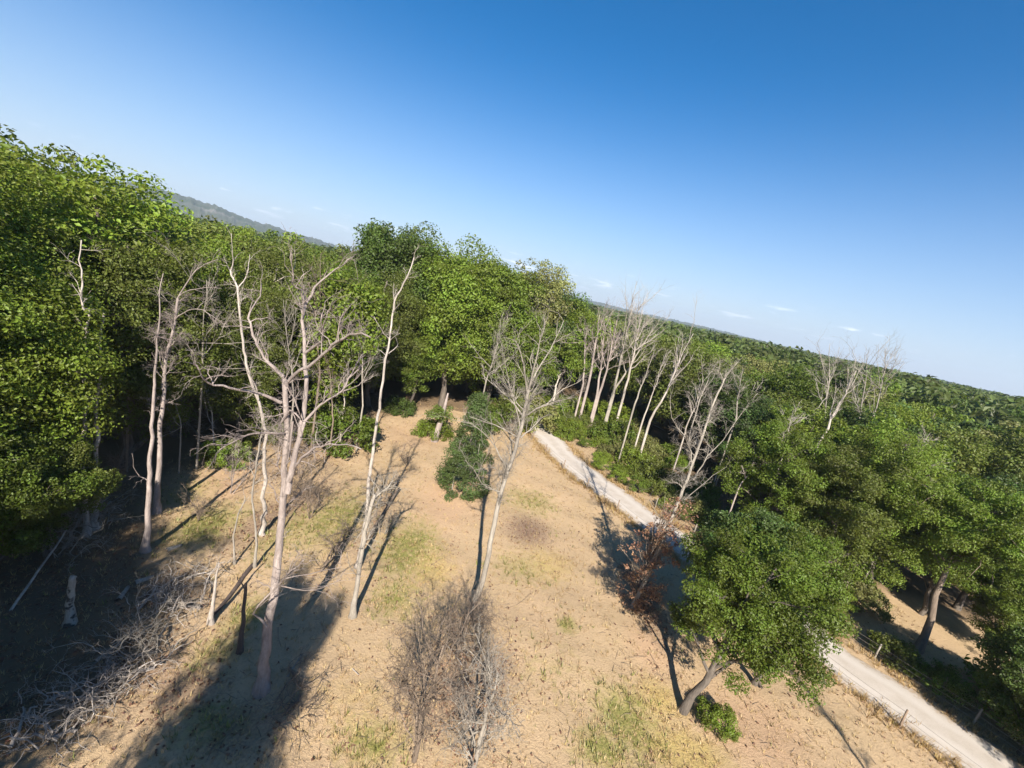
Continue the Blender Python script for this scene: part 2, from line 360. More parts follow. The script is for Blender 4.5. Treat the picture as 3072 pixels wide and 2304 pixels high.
def leafy(seed, H, R, cb, nclump=110, nleaf=200, size=.24, rc=1.15, limbs=11, lean=(0, 0), flat=.72, lump=.42, drop=0):
    rng = np.random.default_rng(seed); T = Tubes()
    top = np.array([lean[0], lean[1], H * .9]); tr = crook((0, 0, -.3), top, 9, .05, rng)
    rb = .018 * H + .03; TR = np.linspace(rb, rb * .2, 9); TR[0] *= 1.35
    T.add(tr, TR, 7)
    cz, rz = (cb + H) / 2, (H - cb) / 2; cents = []; cc = np.array([lean[0] * .6, lean[1] * .6, cz])
    def shape(d):
        lob = 1 + lump * (math.sin(3.1 * d[0] + seed) * math.sin(2.7 * d[1] + 1.7 * seed) + .5 * math.sin(5 * d[2] + 4 * d[0] + seed))
        lob = min(lob, 1.12); return cc + np.array([d[0] * R * lob, d[1] * R * lob, d[2] * rz * min(lob, 1.0)])
    for i in range(limbs):
        h = cb * .8 + (H * .82 - cb * .8) * (i + .5) / limbs; j = min(h / (H * .9), .98) * 8; i0 = int(j)
        q = tr[i0] + (tr[min(i0 + 1, 8)] - tr[i0]) * (j - i0); az = i * 2.4 + rng.uniform(-.4, .4)
        zz = np.clip((h + .12 * H - cz) / rz, -.75, .95); d = np.array([math.cos(az) * math.sqrt(1 - zz * zz), math.sin(az) * math.sqrt(1 - zz * zz), zz])
        e = shape(d) * .92 + cc * .08; P = crook(q, e, 6, .08, rng, .04); r0 = TR[min(i0, 8)] * .55; RR = np.linspace(r0, .02, 6)
        T.add(P, RR, 5); cents.append(P[4]); cents.append(P[5])
        for _ in range(4):
            s_ = rng.integers(2, 5); e2 = P[s_] + rnd_dir(rng, P[5] - P[2], .8) * R * rng.uniform(.25, .5)
            T.add(crook(P[s_], e2, 4, .1, rng, .05), np.linspace(RR[s_] * .6, .012, 4), 4); cents.append(e2)
    while len(cents) < nclump:
        d = rng.normal(0, 1, 3); d /= np.linalg.norm(d)
        if d[2] < -.55 and rng.random() < .6: continue
        cents.append(cc + (shape(d) - cc) * (rng.uniform(.6, 1.0) if rng.random() < .86 else rng.uniform(1.0, 1.08)))
    cents = np.array(cents[:nclump]); radii = rng.uniform(.35, 1.35, len(cents)) * rc
    nl = (nleaf * (radii / rc) ** 2 * rng.uniform(.55, 1.4, len(radii))).astype(int) + 8
    crown = leaves_mesh('crown', cents, radii, nl, size, rng, flat=flat)
    return T.mesh('trunk'), crown

M_BIG = [leafy(11 + i, h, r, cb, 330, 235, .205, 1.25, 15, lump=.42) for i, (h, r, cb) in enumerate([(20, 5.2, 3.0), (19, 4.8, 1.5), (21, 5.6, 2.2), (18, 4.6, 2.6)])]
M_DENSE = [leafy(111 + i, h, r, cb, 340, 230, .30, 1.45, 12, lump=.32, flat=.82) for i, (h, r, cb) in enumerate([(20, 5.4, 3.0), (20, 4.8, 2.0)])]
M_MID = [leafy(31 + i, h, r, cb, 170, 140, .27, 1.15, 11, lump=.42) for i, (h, r, cb) in enumerate([(15, 3.9, 4), (16.5, 4.2, 4.5), (14, 4.0, 3), (17, 4.4, 6), (13, 3.3, 3)])]
M_FAR = [leafy(51 + i, h, r, cb, 90, 115, .46, 1.3, 6, lump=.42) for i, (h, r, cb) in enumerate([(15, 4.2, 5), (16, 4.6, 6), (14, 3.8, 4)])]
M_NEAR = [leafy(71 + i, h, r, cb, 290, 240, .13, .60, 18, lump=.5, lean=ln) for i, (h, r, cb, ln) in enumerate([(11, 3.6, 2.9, (2.6, 1.2)), (9.5, 2.7, 3.0, (.4, .4)), (8, 2.8, 1.3, (0, 0)), (12, 3.9, 6.6, (.8, .3))])]
def shrub_mesh(seed, H, R, n=45, nl=110, size=.16):
    rng = np.random.default_rng(seed); T = Tubes(); c = []
    for i in range(n):
        d = rng.normal(0, 1, 3); d /= np.linalg.norm(d); d[2] = abs(d[2])
        e = np.array([d[0] * R, d[1] * R, .25 * H + d[2] * H * .7]) * rng.uniform(.6, 1.05)
        if i % 3 == 0: T.add(crook((rng.normal(0, .1), rng.normal(0, .1), -.1), e, 4, .1, rng), np.linspace(.03, .01, 4), 4)
        c.append(e)
    return T.mesh('stems'), leaves_mesh('foliage', np.array(c), rng.uniform(.3, .6, n) * R * .55, nl, size, rng)
M_SHRUB = [shrub_mesh(90 + i, h, r) for i, (h, r) in enumerate([(2.2, 1.8), (3.2, 2.0), (1.6, 1.9)])]

TINT = dict(yellow=(.125, .178, .020), mid=(.090, .135, .016), dark=(.055, .090, .016), blue=(.062, .108, .026), fresh=(.112, .165, .020), olive=(.098, .125, .022), dusty=(.150, .160, .05))
TRNG = random.Random(8)
def place_tree(x, y, meshes, H0, H, tint, label, group=None, rz=None, wid=1.0, bark=B_LIVE, cat='tree', name='leafy_tree', names=('trunk', 'crown')):
    rt = root(name, (x, y, float(hgt(np.array([x]), np.array([y]))[0])), label, cat, group)
    s = H / H0; rt.scale = (s * wid, s * wid, s); rt.rotation_euler = (0, 0, TRNG.uniform(0, 6.28) if rz is None else rz)
    tr, cr = meshes
    link(names[0], tr, bark, rt); c_ = TINT[tint]; j = TRNG.uniform(.85, 1.18)
    link(names[1], cr, LEAF, rt, color=tuple(q * j for q in c_)); return rt

# ------------------------------------------------------------------ hero trees at the edges of the clearing
HB = [20, 19, 21, 18]; HM = [15, 16.5, 14, 17, 13]; HF = [15, 16, 14]; HN = [11, 9.5, 8, 12]
def big(i, x, y, H, tint, label, **k): return place_tree(x, y, M_BIG[i], HB[i], H, tint, label, **k)
def mid(i, x, y, H, tint, label, **k): return place_tree(x, y, M_MID[i], HM[i], H, tint, label, **k)
def near(i, x, y, H, tint, label, **k): return place_tree(x, y, M_NEAR[i], HN[i], H, tint, label, **k)
taken = []
def dense(i, x, y, H, tint, label, **k): return place_tree(x, y, M_DENSE[i], 20, H, tint, label, **k)
def T_(fn, i, x, y, H, tint, label, **k): taken.append((x, y)); return fn(i, x, y, H, tint, label, **k)
# left wall of the wood, from the left edge of the picture towards the far end of the clearing
T_(big, 2, -28.0, 15.5, 20.4, 'mid', 'tall leafy tree filling the left edge of the photo, crown almost down to the ground')
T_(big, 0, -29.0, 22.5, 20.0, 'yellow', 'yellow green leafy tree in the left wood, behind the pale stretch of bare trunk', bark=B_PALE)
T_(big, 1, -25.8, 27.5, 17.2, 'olive', 'olive leafy tree just behind the twin brown trunks')
T_(big, 3, -26.8, 33.5, 17.0, 'yellow', 'yellow green tree between the twin trunks and the large forked dead tree')
T_(big, 0, -22.5, 38.5, 17.6, 'olive', 'dull green tree directly behind the top of the large forked dead tree')
T_(big, 1, -19.5, 44.5, 18.0, 'mid', 'leafy tree right of the large forked dead tree, behind its curved right limb')
T_(dense, 1, -18.9, 57.5, 23.0, 'dark', 'dark tall tree with domed top standing above the skyline, left of the bright green tree')
T_(big, 3, -17.0, 51.5, 17.5, 'olive', 'dull leafy tree behind the thin straight dead trunk')
T_(dense, 0, -15.2, 61.0, 22.2, 'mid', 'dark green tree between the domed tree and the bright green tree on the skyline')
T_(dense, 0, -9.0, 57.5, 21.5, 'fresh', 'big bright green broad tree at the far end of the clearing')
T_(dense, 1, -3.2, 61.0, 21.2, 'fresh', 'bright green tree right of the broadest tree at the clearing end', wid=1.0)
T_(mid, 3, .8, 66.0, 22.3, 'dusty', 'thin airy grey green tree with open crown on the skyline above the pale dead tree')
T_(mid, 1, 4.3, 68.0, 19.9, 'blue', 'dark rounded tree at the right end of the tall skyline group')
T_(mid, 3, 7.6, 66.0, 17.8, 'fresh', 'small bright green tree right below the tall skyline group')
T_(mid, 0, 1.6, 59.5, 14.8, 'mid', 'green tree behind the upper branches of the pale leaning dead tree')
T_(mid, 4, -12.4, 54.5, 10.5, 'mid', 'low green tree at the dark gap where the clearing ends')
T_(mid, 2, -24.8, 19.5, 9.5, 'mid', 'low bushy tree at the foot of the left wood, lit leaves over dark shade')
# right edge: trees beside the road
T_(near, 0, 11.5, 17.5, 9.7, 'mid', 'nearest leafy tree, thick forked grey trunk on bare ground left of the road', rz=-.15, bark=B_LIVE, wid=1.0)
T_(near, 1, 16.5, 20.3, 9.3, 'mid', 'low leafy tree with dark slanting stem beside the left road fence', rz=1.2, wid=.8)
T_(near, 2, 15.7, 22.2, 9.2, 'blue', 'darker leafy tree crowded behind the nearest tree left of the road', rz=2.2)
T_(near, 0, 24.2, 34.5, 12.5, 'mid', 'leafy tree on the far side of the road right where the road vanishes behind leaves', rz=3.5)
T_(near, 0, 24.6, 28.2, 12.0, 'olive', 'leafy tree across the road above the nearest tree', rz=.5)
T_(near, 3, 31.0, 26.2, 12.5, 'mid', 'leafy tree with a leaning brown trunk standing beyond the road near the right edge', rz=2.0, bark=B_BROWN)
T_(near, 2, 30.4, 19.3, 7.4, 'dark', 'dark leafy tree over the shaded verge in the lower right corner', rz=4.0)
T_(near, 2, 30.6, 16.0, 6.4, 'mid', 'leafy tree cut by the right edge just above the road', rz=5.0)
T_(near, 2, 32.8, 20.8, 5.0, 'mid', 'bushy green tree at the right edge beyond the shaded verge', rz=1.0)
# trees of the same wood beside and behind the viewpoint whose shade falls into the picture
for i, (x, y, H) in enumerate([(-21, 1.5, 15), (-19.5, -2.5, 16), (-15.6, -5.5, 18.5), (-26, 8.5, 18), (-17.4, 2.0, 13.5)]):
    T_(big, i % 4, x, y, H, 'mid', 'leafy tree outside the picture, shading ' + ['the foot of the twin trunks', 'the mottled birch stump', 'the lower left brush heaps', 'the ground under the left edge', 'the long thin leaning pole'][i], group='trees beside the viewpoint')

place_tree(-6.9, -3.0, M_BIG[3], HB[3], 17.2, 'mid', 'tall narrow tree just outside the picture, its shade lying beside the largest dead tree', wid=.47)
place_tree(-5.9, -7.5, M_BIG[1], HB[1], 19.0, 'mid', 'second narrow tree outside the picture shading the bottom edge left of the middle', wid=.40)
T_(near, 2, -21.4, 18.6, 6.4, 'olive', 'low leafy tree hiding the foot of the pale trunks at the left', rz=3.0)
T_(near, 2, -21.8, 16.6, 7.5, 'mid', 'bushy green tree at the left edge whose leaves reach down to the shaded ground', rz=1.0)
T_(near, 1, 35.5, 31.0, 8.5, 'mid', 'green tree framing the sunlit sandy gap beyond the leaning brown trunk', rz=1.0)
T_(near, 1, 32.6, 33.0, 9.0, 'olive', 'olive tree left of the sunlit sandy gap in the right wood', rz=2.0)
T_(near, 2, 38.0, 27.5, 7.0, 'mid', 'bushy tree right of the sunlit sandy gap at the right edge', rz=3.0)
T_(big, 3, -24.6, 19.2, 15.5, 'yellow', 'sunlit yellow green tree at the left, in front of the pale bare trunk stretches', rz=2.0)
T_(big, 1, -26.0, 11.5, 17.5, 'mid', 'dark shaded leafy tree cut by the left edge of the photo', rz=.4)
# ------------------------------------------------------------------ the woods
from math import atan2, hypot
CLEAR = [(-12, -20), (-20, 8), (-21.5, 15), (-23, 24), (-23, 31), (-17, 39), (-15, 50), (-11.5, 57), (-3, 57), (6, 60), (9, 79), (19, 77), (23, 62), (26, 52), (27.5, 42), (28.5, 34), (28.5, 27), (31.5, 27), (41, 28), (50, 20), (60, 0), (40, -20)]
OPEN2 = [(30, 27), (36, 25), (41, 31), (35, 36), (29, 33)]
def inside(x, y, poly):
    c = False; j = len(poly) - 1
    for i in range(len(poly)):
        xi, yi = poly[i]; xj, yj = poly[j]
        if (yi > y) != (yj > y) and x < (xj - xi) * (y - yi) / (yj - yi) + xi: c = not c
        j = i
    return c
W = random.Random(21); pts = list(taken); forest = []
for k in range(26000):
    R_ = 8 + 112 * math.sqrt(W.random()); a = math.radians(W.uniform(-56, 56)); x, y = R_ * math.sin(a), R_ * math.cos(a)
    if inside(x, y, CLEAR) or inside(x, y, OPEN2): continue
    sp = 4.6 if R_ < 55 else (6.0 if R_ < 80 else 7.2)
    if any((x - q[0]) ** 2 + (y - q[1]) ** 2 < sp * sp for q in pts): continue
    pts.append((x, y)); forest.append((R_, x, y))
forest.sort()
LM = [(430, 900, 'the twin brown trunks'), (720, 900, 'the slim curved dead tree'), (930, 850, 'the largest dead tree'), (1210, 850, 'the thin straight dead tree'),
      (1170, 680, 'the dark domed tree'), (1430, 850, 'the bright broad tree'), (1640, 1000, 'the pale leaning dead tree'), (1850, 980, 'the grey bare cluster'), (2070, 1020, 'the forked pale bare tree'),
      (2170, 1130, 'the rusty dead tree'), (2560, 1120, 'the pale forked tree in the right wood'), (2640, 1050, 'the bare skyline treetops'), (2350, 1500, 'the nearest leafy tree'),
      (2820, 1500, 'the leaning brown trunk'), (2700, 1350, 'the tangled grey crown'), (3040, 1250, 'the right edge'), (40, 600, 'the left edge'), (270, 900, 'the white trunk stretch')]
def relation(u, v):
    q = min(LM, key=lambda l: (l[0] - u) ** 2 + 1.4 * (l[1] - v) ** 2); dx, dy = u - q[0], v - q[1]; r_ = math.hypot(dx, dy)
    if r_ < 60: return 'right behind ' + q[2]
    if abs(dx) > abs(dy): s_ = ('just ' if r_ < 150 else '') + ('right of ' if dx > 0 else 'left of ')
    else: s_ = ('just ' if r_ < 120 else '') + ('below ' if dy > 0 else 'above ')
    return s_ + q[2]
words = dict(yellow='yellow green', mid='mid green', dark='dark green', blue='bluish green', fresh='bright green', olive='olive green', dusty='dusty green')
cnt = 0; labs = {}; made = []
for d, x, y in forest:
    if cnt >= 262: break
    cnt += 1
    left = x < -8
    tint = W.choice(['yellow', 'mid', 'mid', 'olive', 'yellow', 'olive'] if left else ['mid', 'dark', 'olive', 'fresh', 'dark', 'olive', 'mid', 'blue', 'yellow', 'dark', 'dusty'])
    H = (W.uniform(14.5, 18.3) if left else W.uniform(11.5, 15.0))
    if not left and d > 60: H = W.uniform(13, 16.6)
    if math.degrees(atan2(x, y)) < -40: H = W.uniform(18.2, 21.4) if math.degrees(atan2(x, y)) < -44.5 else W.uniform(14.6, 16.8)
    if d < 30: H = min(H, 12.5) if not left else H
    u_, v_, _w = proj((x, y, H * .8)); size_ = 'broad ' if H > 16.3 else ('small ' if H < 13 else '')
    ds_ = 'near' if d < 48 else ('' if d < 72 else ('far' if d < 92 else 'farthest'))
    lab = ('%s %s%s tree %s' % (ds_, size_, words[tint], relation(u_, v_))).strip(); gr = 'trees of the wood' ; labs.setdefault(lab, []).append((v_, len(made)))
    if d < 42: o_ = big(cnt % 4, x, y, H, tint, lab, group=gr, wid=W.uniform(.85, 1.0))
    elif d < 52: o_ = mid(cnt % 5, x, y, H, tint, lab, group=gr, wid=W.uniform(.9, 1.15))
    elif d < 78: i = cnt % 5; o_ = mid(i, x, y, H, tint, lab, group=gr, wid=W.uniform(.95, 1.25))
    else: i = cnt % 3; o_ = place_tree(x, y, M_FAR[i], HF[i], H, tint, lab, gr, wid=W.uniform(.95, 1.25))
    made.append(o_)

def rank_labels(labs, made):
    R_ = ['highest', 'second highest', 'third highest', 'fourth highest', 'fifth highest', 'sixth highest', 'seventh highest', 'eighth highest', 'ninth highest']
    for lab, L_ in labs.items():
        if len(L_) < 2: continue
        L_.sort(); k = len(L_)
        for j, (v_, i) in enumerate(L_):
            w_ = ('upper' if j == 0 else 'lower') if k == 2 else (R_[j] if j < k - 1 else 'lowest')
            made[i]['label'] = '%s %s' % (w_, lab)
rank_labels(labs, made)
# far woodland that reads as one mass
rng = np.random.default_rng(77)
def far_top(x, y):
    r = np.hypot(x, y); az = np.degrees(np.arctan2(x, y))
    return 16.0 + 1.0 * np.sin(x * .011 + 1) * np.cos(y * .009) + np.clip((r - 300) / 900, 0, 1) * 2
C_ = []; RR_ = []; 
nfar = 5200
rad = 112 * np.exp(rng.uniform(0, 1, nfar) ** 1.0 * math.log(2600 / 112)); az = np.radians(rng.uniform(-58, 58, nfar))
fx, fy = rad * np.sin(az), rad * np.cos(az)
fr = np.clip(3.2 + rad * .007, 3, 15) * rng.uniform(.6, 1.4, nfar); fz = far_top(fx, fy) - fr * .5 - rng.uniform(-2.0, 3.4, nfar) * (rng.random(nfar) < .6)
V, Fc, tone = leaf_cloud(np.stack([fx, fy, fz], 1), fr, 52, 1.0, rng, flat=.6)
sc_ = np.repeat(np.clip(.9 + rad * .004, .9, 9), 52)
Vc = V.reshape(-1, 4, 3); cen = Vc.mean(1, keepdims=True); V = (cen + (Vc - cen) * sc_[:, None, None]).reshape(-1, 3)
fw = link('distant_woodland', new_mesh('distant_woodland', V, Fc, False, None, dict(tone=tone)), LEAF, kind='stuff', color=(.075, .105, .026))
fw['label'] = 'far off green woodland canopy stretching to the horizon'; fw['category'] = 'woodland'
# canopy sheet under the far crowns
ra = np.geomspace(108, 4200, 90); ta = np.radians(np.linspace(-64, 64, 240)); RA, TA = np.meshgrid(ra, ta)
cx, cy = RA * np.sin(TA), RA * np.cos(TA); czz = far_top(cx, cy) - 4.2 - RA * .0012 + rng.normal(0, .8, RA.shape)
czz[:, 0] = .2
ii = np.arange(RA.size).reshape(RA.shape); q = np.stack([ii[:-1, :-1].ravel(), ii[:-1, 1:].ravel(), ii[1:, 1:].ravel(), ii[1:, :-1].ravel()], 1)[:, ::-1]
m, n, p, out = mat_nodes('far_canopy')
tc = N(n, 'ShaderNodeTexCoord').outputs['Object']
c = mixc(n, mrange(n, noise(n, tc, .06, 6, .7), .35, .65), (.035, .065, .014), (.075, .115, .026)); n.links.new(c, p.inputs['Base Color'])
p.inputs['Roughness'].default_value = .9; bump(n, p, noise(n, tc, .15, 5, .7), 1, 4)
FARM = m
link('far_canopy_sheet', new_mesh('far_canopy_sheet', np.stack([cx.ravel(), cy.ravel(), czz.ravel()], 1), q), m, kind='structure')

# hills
m, n, p, out = mat_nodes('wooded_hill'); tc = N(n, 'ShaderNodeTexCoord').outputs['Object']
c = mixc(n, mrange(n, noise(n, tc, .012, 6, .7), .35, .65), (.035, .055, .03), (.085, .09, .07)); n.links.new(mixc(n, mrange(n, noise(n, tc, .004, 3, .5), .58, .66), c, (.17, .16, .15)), p.inputs['Base Color'])
p.inputs['Roughness'].default_value = .95; HILLM = m
def hill(name, az0, az1, r, prof, depth=500, seed=1):
    rng = np.random.default_rng(seed); na, nr = 260, 26
    A = np.linspace(az0, az1, na); D = np.linspace(-1, 1, nr); AA, DD = np.meshgrid(A, D)
    hh = np.interp(A, [q_[0] for q_ in prof], [q_[1] for q_ in prof]); hh = CAMH + r * np.tan(np.radians(hh))
    hh = hh + np.convolve(rng.normal(0, 3.2, na + 4), np.ones(5) / 5, 'valid') * (hh > 30)
    Z = hh[None, :] * np.cos(DD * math.pi / 2) ** .8 - 2 + rng.normal(0, 2.6, AA.shape); RR = r + DD * depth
    x = RR * np.sin(np.radians(AA)); y = RR * np.cos(np.radians(AA)); ii = np.arange(AA.size).reshape(AA.shape)
    fq = np.stack([ii[:-1, :-1].ravel(), ii[:-1, 1:].ravel(), ii[1:, 1:].ravel(), ii[1:, :-1].ravel()], 1)
    link(name, new_mesh(name, np.stack([x.ravel(), y.ravel(), Z.ravel()], 1), fq), HILLM, kind='structure')
hill('hill', -72, -18, 1900, [(-72, 1.6), (-58, 1.0), (-50, 1.1), (-47, 1.5), (-44, 1.8), (-41.5, 2.0), (-39, 1.9), (-36.5, 1.65), (-33.5, 1.1), (-30, .8), (-26, .5), (-18, -.2)], 600, 4)
hill('low_ridge', 3, 60, 2600, [(3, -.1), (7, .55), (10, .42), (13, .3), (20, .35), (30, .05), (45, -.05), (60, -.2)], 600, 6)

# ------------------------------------------------------------------ shrubs and scrub
def shrub(x, y, H, tint, label, group=None, i=None, wid=1):
    i = TRNG.randrange(3) if i is None else i; h0 = (2.2, 3.2, 1.6)[i]
    return place_tree(x, y, M_SHRUB[i], h0, H, tint, label, group, wid=wid, cat='shrub', name='shrub', names=('stems', 'foliage'))
S = random.Random(4)
ns = 0; slabs = {}; smade = []
for k in range(900):
    y = S.uniform(29, 76); xr = float(np.interp(y, ROADL[::-1, 1], ROADL[::-1, 0])); x = xr + 3.3 + S.uniform(0, 9.5 if y < 52 else 15)
    if S.random() < .0: continue
    if any((x - q[0]) ** 2 + (y - q[1]) ** 2 < 2.1 ** 2 for q in taken): continue
    if abs(x - 18.8) < 2.0 and abs(y - 50) < 2.2: continue
    taken.append((x, y)); ns += 1
    if ns > 125: break
    t = S.choice(['yellow', 'yellow', 'mid', 'dusty', 'olive', 'fresh']); fr_ = x < xr + 5
    u_, v_, _w = proj((x, y, 1.5)); lab = '%s %s bush %s' % (words[t], 'verge' if fr_ else 'scrub', relation(u_, v_))
    slabs.setdefault(lab, []).append((v_, len(smade)))
    smade.append(shrub(x, y, S.uniform(.9, 2.7) if y < 56 else S.uniform(1.0, 3.4), t, lab, 'scrub right of the road', wid=S.uniform(.8, 1.3)))
rank_labels(slabs, smade)
for x, y, H, t, lab in [(-20.6, 30.5, 2.2, 'fresh', 'bright green bush left of the forked dead tree at the sunny ground edge'),
                        (-19.2, 12.9, 1.8, 'fresh', 'light green bush at the left edge above the fallen branches'),
                        (-14.8, 38.5, 4.2, 'mid', 'dark green bush under the right limb of the forked dead tree'),
                        (-16.9, 38.5, 2.2, 'olive', 'dull green bush casting shade left of the thin dead trunk'),
                        (-20.8, 36.0, 2.6, 'olive', 'brownish green bush behind the forked dead trunk'),
                        (-13.2, 51.5, 1.8, 'dark', 'dark bush at the shaded left corner of the clearing end'),
                        (-2.2, 51.5, 4.5, 'mid', 'rounded green bush right of the sprouting stump at the clearing end'),
                        (1.2, 54.0, 5.5, 'olive', 'tall olive bush behind the pale leaning dead tree'),
                        (3.6, 57.5, 4.8, 'dusty', 'dusty green bush where the gravel road disappears'),
                        (-7.5, 46.2, 1.9, 'yellow', 'sprouting green tuft on top of the broken trunk at the clearing end'),
                        (33.8, 20.4, 3.4, 'mid', 'green bush on the right verge below the leaning brown trunk'),
                        (30.6, 15.2, 2.4, 'mid', 'green bush in the lower right corner beside the pale fence post'),
                        (27.9, 24.6, 1.3, 'olive', 'low scrub on the shaded verge right of the pale fence post'), (29.2, 22.6, 1.6, 'mid', 'low green scrub between the leaning brown trunk and the road'), (12.9, 17.0, 1.15, 'yellow', 'yellow green shoots at the foot of the nearest leafy tree')]:
    o = shrub(x, y, H, t, lab)
    if 'sprouting' in lab: o.location.z = 4.0 if False else o.location.z

# ------------------------------------------------------------------ narrow evergreen in the middle of the clearing
rng = np.random.default_rng(3); cs = []; rs = []
for i in range(230):
    z = rng.uniform(.25, 8.8); rr_ = 2.1 * (1 - (z / 9.4) ** 1.5) + .25; a = rng.uniform(0, 6.28); q_ = rr_ * rng.uniform(.55, 1.0)
    cs.append((q_ * math.cos(a), q_ * math.sin(a), z)); rs.append(rng.uniform(.35, .62))
ev = root('evergreen_tree', (-2.3, 34.5, 0), 'dense dark evergreen standing alone in the clearing left of the pale leaning dead tree', 'tree')
T = Tubes(); T.add(crook((0, 0, -.2), (0, 0, 8.7), 6, .02, rng), np.linspace(.14, .03, 6), 6); link('trunk', T.mesh('trunk'), B_LIVE, ev)
link('foliage', leaves_mesh('foliage', np.array(cs), np.array(rs), 130, .14, rng, upw=.3), LEAF, ev, color=(.07, .11, .03))
T = Tubes()
for sgn in (-1, 1, .3):
    P = crook((sgn * .7, -.9, -.1), (sgn * 1.2 + .4, -1.3, 5.2), 7, .05, rng); RR = np.linspace(.05, .015, 7); T.add(P, RR, 5); twigs(T, P, RR, rng, 8, .8, 2)
link('bare_stems', T.mesh('bare_stems'), B_GREY, ev)

# ------------------------------------------------------------------ dead trees traced as skeletons with real depth
def dead(name, label, base, limbs, bark, twig_n=5, twig_l=.9, seed=1, lv=2, spread=.75, group=None, base_y=None, extra=None):
    """limbs: (part name, [(u,v)...], r0, r1, dy at start, dy at end)"""
    b = G(*base) if base_y is None else at(base[0], base[1], base_y); by = b[1]; rng = np.random.default_rng(seed)
    rt = root(name, tuple(b), label, 'dead tree', group); TW = Tubes(); TW.n = 0
    for part, px, r0, r1, d0, d1 in limbs:
        k = len(px); P = np.array([at(u, v, by + d0 + (d1 - d0) * i / (k - 1)) for i, (u, v) in enumerate(px)])
        if part == 'trunk' and d0 == 0: P[0, 2] = min(P[0, 2], -.15)
        # resample with small crooks
        Q = [P[0]]
        for a_, c_ in zip(P[:-1], P[1:]):
            seg = np.linalg.norm(c_ - a_); nn = max(2, int(seg / .45))
            for j in range(1, nn + 1): Q.append(a_ + (c_ - a_) * j / nn + (rng.normal(0, .018 + .008 * seg, 3) if j < nn else 0))
        Q = np.array(Q); t = np.linspace(0, 1, len(Q)); RR = (r0 + (r1 - r0) * t ** .8) * .82
        if part == 'trunk' and d0 == 0: RR = RR * (1 + 1.0 * np.exp(-t * len(Q) * .9))
        T = Tubes(); T.add(Q - b, RR, 8 if part == 'trunk' else 6); link(part, T.mesh(part), bark, rt)
        if twig_n: twigs(TW, Q - b, RR, rng, max(2, int(twig_n * len(Q) * .12)), twig_l, lv, spread, t0=(.45 if part == 'trunk' else .15))
    if extra: extra(TW, rng, b)
    if TW.n: link('twigs', TW.mesh('twigs'), bark, rt, kind='stuff')
    return rt, b

t1, b1_ = dead('dead_tree', 'largest dead tree, pinkish grey trunk with curved forking bare limbs, left of the clearing', (782, 2078), [
    ('trunk', [(782, 2078), (800, 1916), (812, 1830), (826, 1742), (838, 1644), (845, 1562), (852, 1471), (858, 1336), (857, 1208), (853, 1135)], .27, .11, 0, 1.5),
    ('trunk', [(862, 1480), (880, 1390), (900, 1310), (912, 1240), (918, 1175), (914, 1052), (906, 962), (918, 910), (943, 862)], .15, .055, .6, 2.4),
    ('limb', [(943, 862), (984, 826), (1030, 795), (1060, 770)], .05, .02, 2.4, 3.4),
    ('limb', [(912, 900), (903, 870), (876, 850), (878, 808), (872, 760)], .05, .02, 1.9, 1.0),
    ('limb', [(914, 1060), (940, 1042), (970, 1020), (967, 985), (966, 943)], .07, .03, 1.5, .5),
    ('limb', [(967, 985), (980, 950), (990, 925)], .03, .015, .5, .2),
    ('limb', [(860, 1150), (900, 1110), (952, 1079), (985, 1050), (1016, 1022), (1050, 1002), (1085, 999), (1112, 1012)], .08, .03, 1.2, -.6),
    ('limb', [(1016, 1022), (1017, 980), (1029, 943), (1040, 925)], .035, .015, 0, -.4),
    ('limb', [(853, 1132), (825, 1105), (794, 1075), (772, 1035), (758, 1007), (752, 970), (749, 939), (765, 910), (781, 889), (784, 850)], .095, .025, 1.5, 3.0),
    ('limb', [(844, 1208), (800, 1188), (740, 1173), (690, 1164), (640, 1156), (606, 1130), (590, 1095)], .085, .025, 1.3, -1.2),
    ('limb', [(900, 1310), (916, 1262), (960, 1215), (1007, 1187), (1038, 1155), (1056, 1120), (1088, 1061)], .08, .025, .8, 2.2),
    ('limb', [(1050, 1130), (1070, 1112), (1086, 1100)], .03, .012, 2.0, 2.3),
    ('limb', [(868, 1445), (885, 1400), (905, 1372), (945, 1342), (989, 1331), (1040, 1333), (1084, 1347)], .075, .02, .5, -1.5),
    ('limb', [(850, 1300), (822, 1299), (780, 1300), (745, 1304), (700, 1326), (658, 1350)], .07, .02, 1, -1.0),
    ('limb', [(842, 1270), (870, 1230), (905, 1260), (880, 1190), (862, 1160)], .05, .03, 1.2, .6),
    ('limb', [(800, 1880), (759, 1842), (800, 1790), (845, 1745), (854, 1733), (872, 1712), (900, 1695), (912, 1680)], .055, .018, -.2, -2.0),
    ('limb', [(858, 1735), (930, 1722), (1000, 1706), (1025, 1700)], .025, .01, -1.6, -2.6),
    ('limb', [(845, 1758), (890, 1768), (935, 1770), (985, 1755), (1021, 1738)], .028, .01, -1.6, -2.8),
    ('limb', [(878, 1265), (868, 1360), (880, 1420)], .06, .05, 1.0, .8),
], B_PINK, 7, 1.0, 12, lv=3)
dead('dead_tree', 'slim whitish dead tree with a curved forked stem, left behind the largest dead tree', (800, 1500), [
    ('trunk', [(806, 1420), (800, 1300), (776, 1201), (755, 1150), (738, 1090), (731, 1052), (724, 990), (720, 952), (716, 905), (713, 862), (700, 835), (692, 812)], .17, .05, .0, .5),
    ('limb', [(716, 862), (730, 845), (742, 820), (746, 790), (749, 764)], .05, .02, .5, 1),
    ('limb', [(692, 812), (700, 780), (697, 745), (694, 700)], .045, .015, .5, .2),
    ('limb', [(776, 1201), (768, 1160), (745, 1120), (738, 1105)], .05, .02, 0, -.6),
], B_PALE, 4, .8, 5, base_y=23.5)
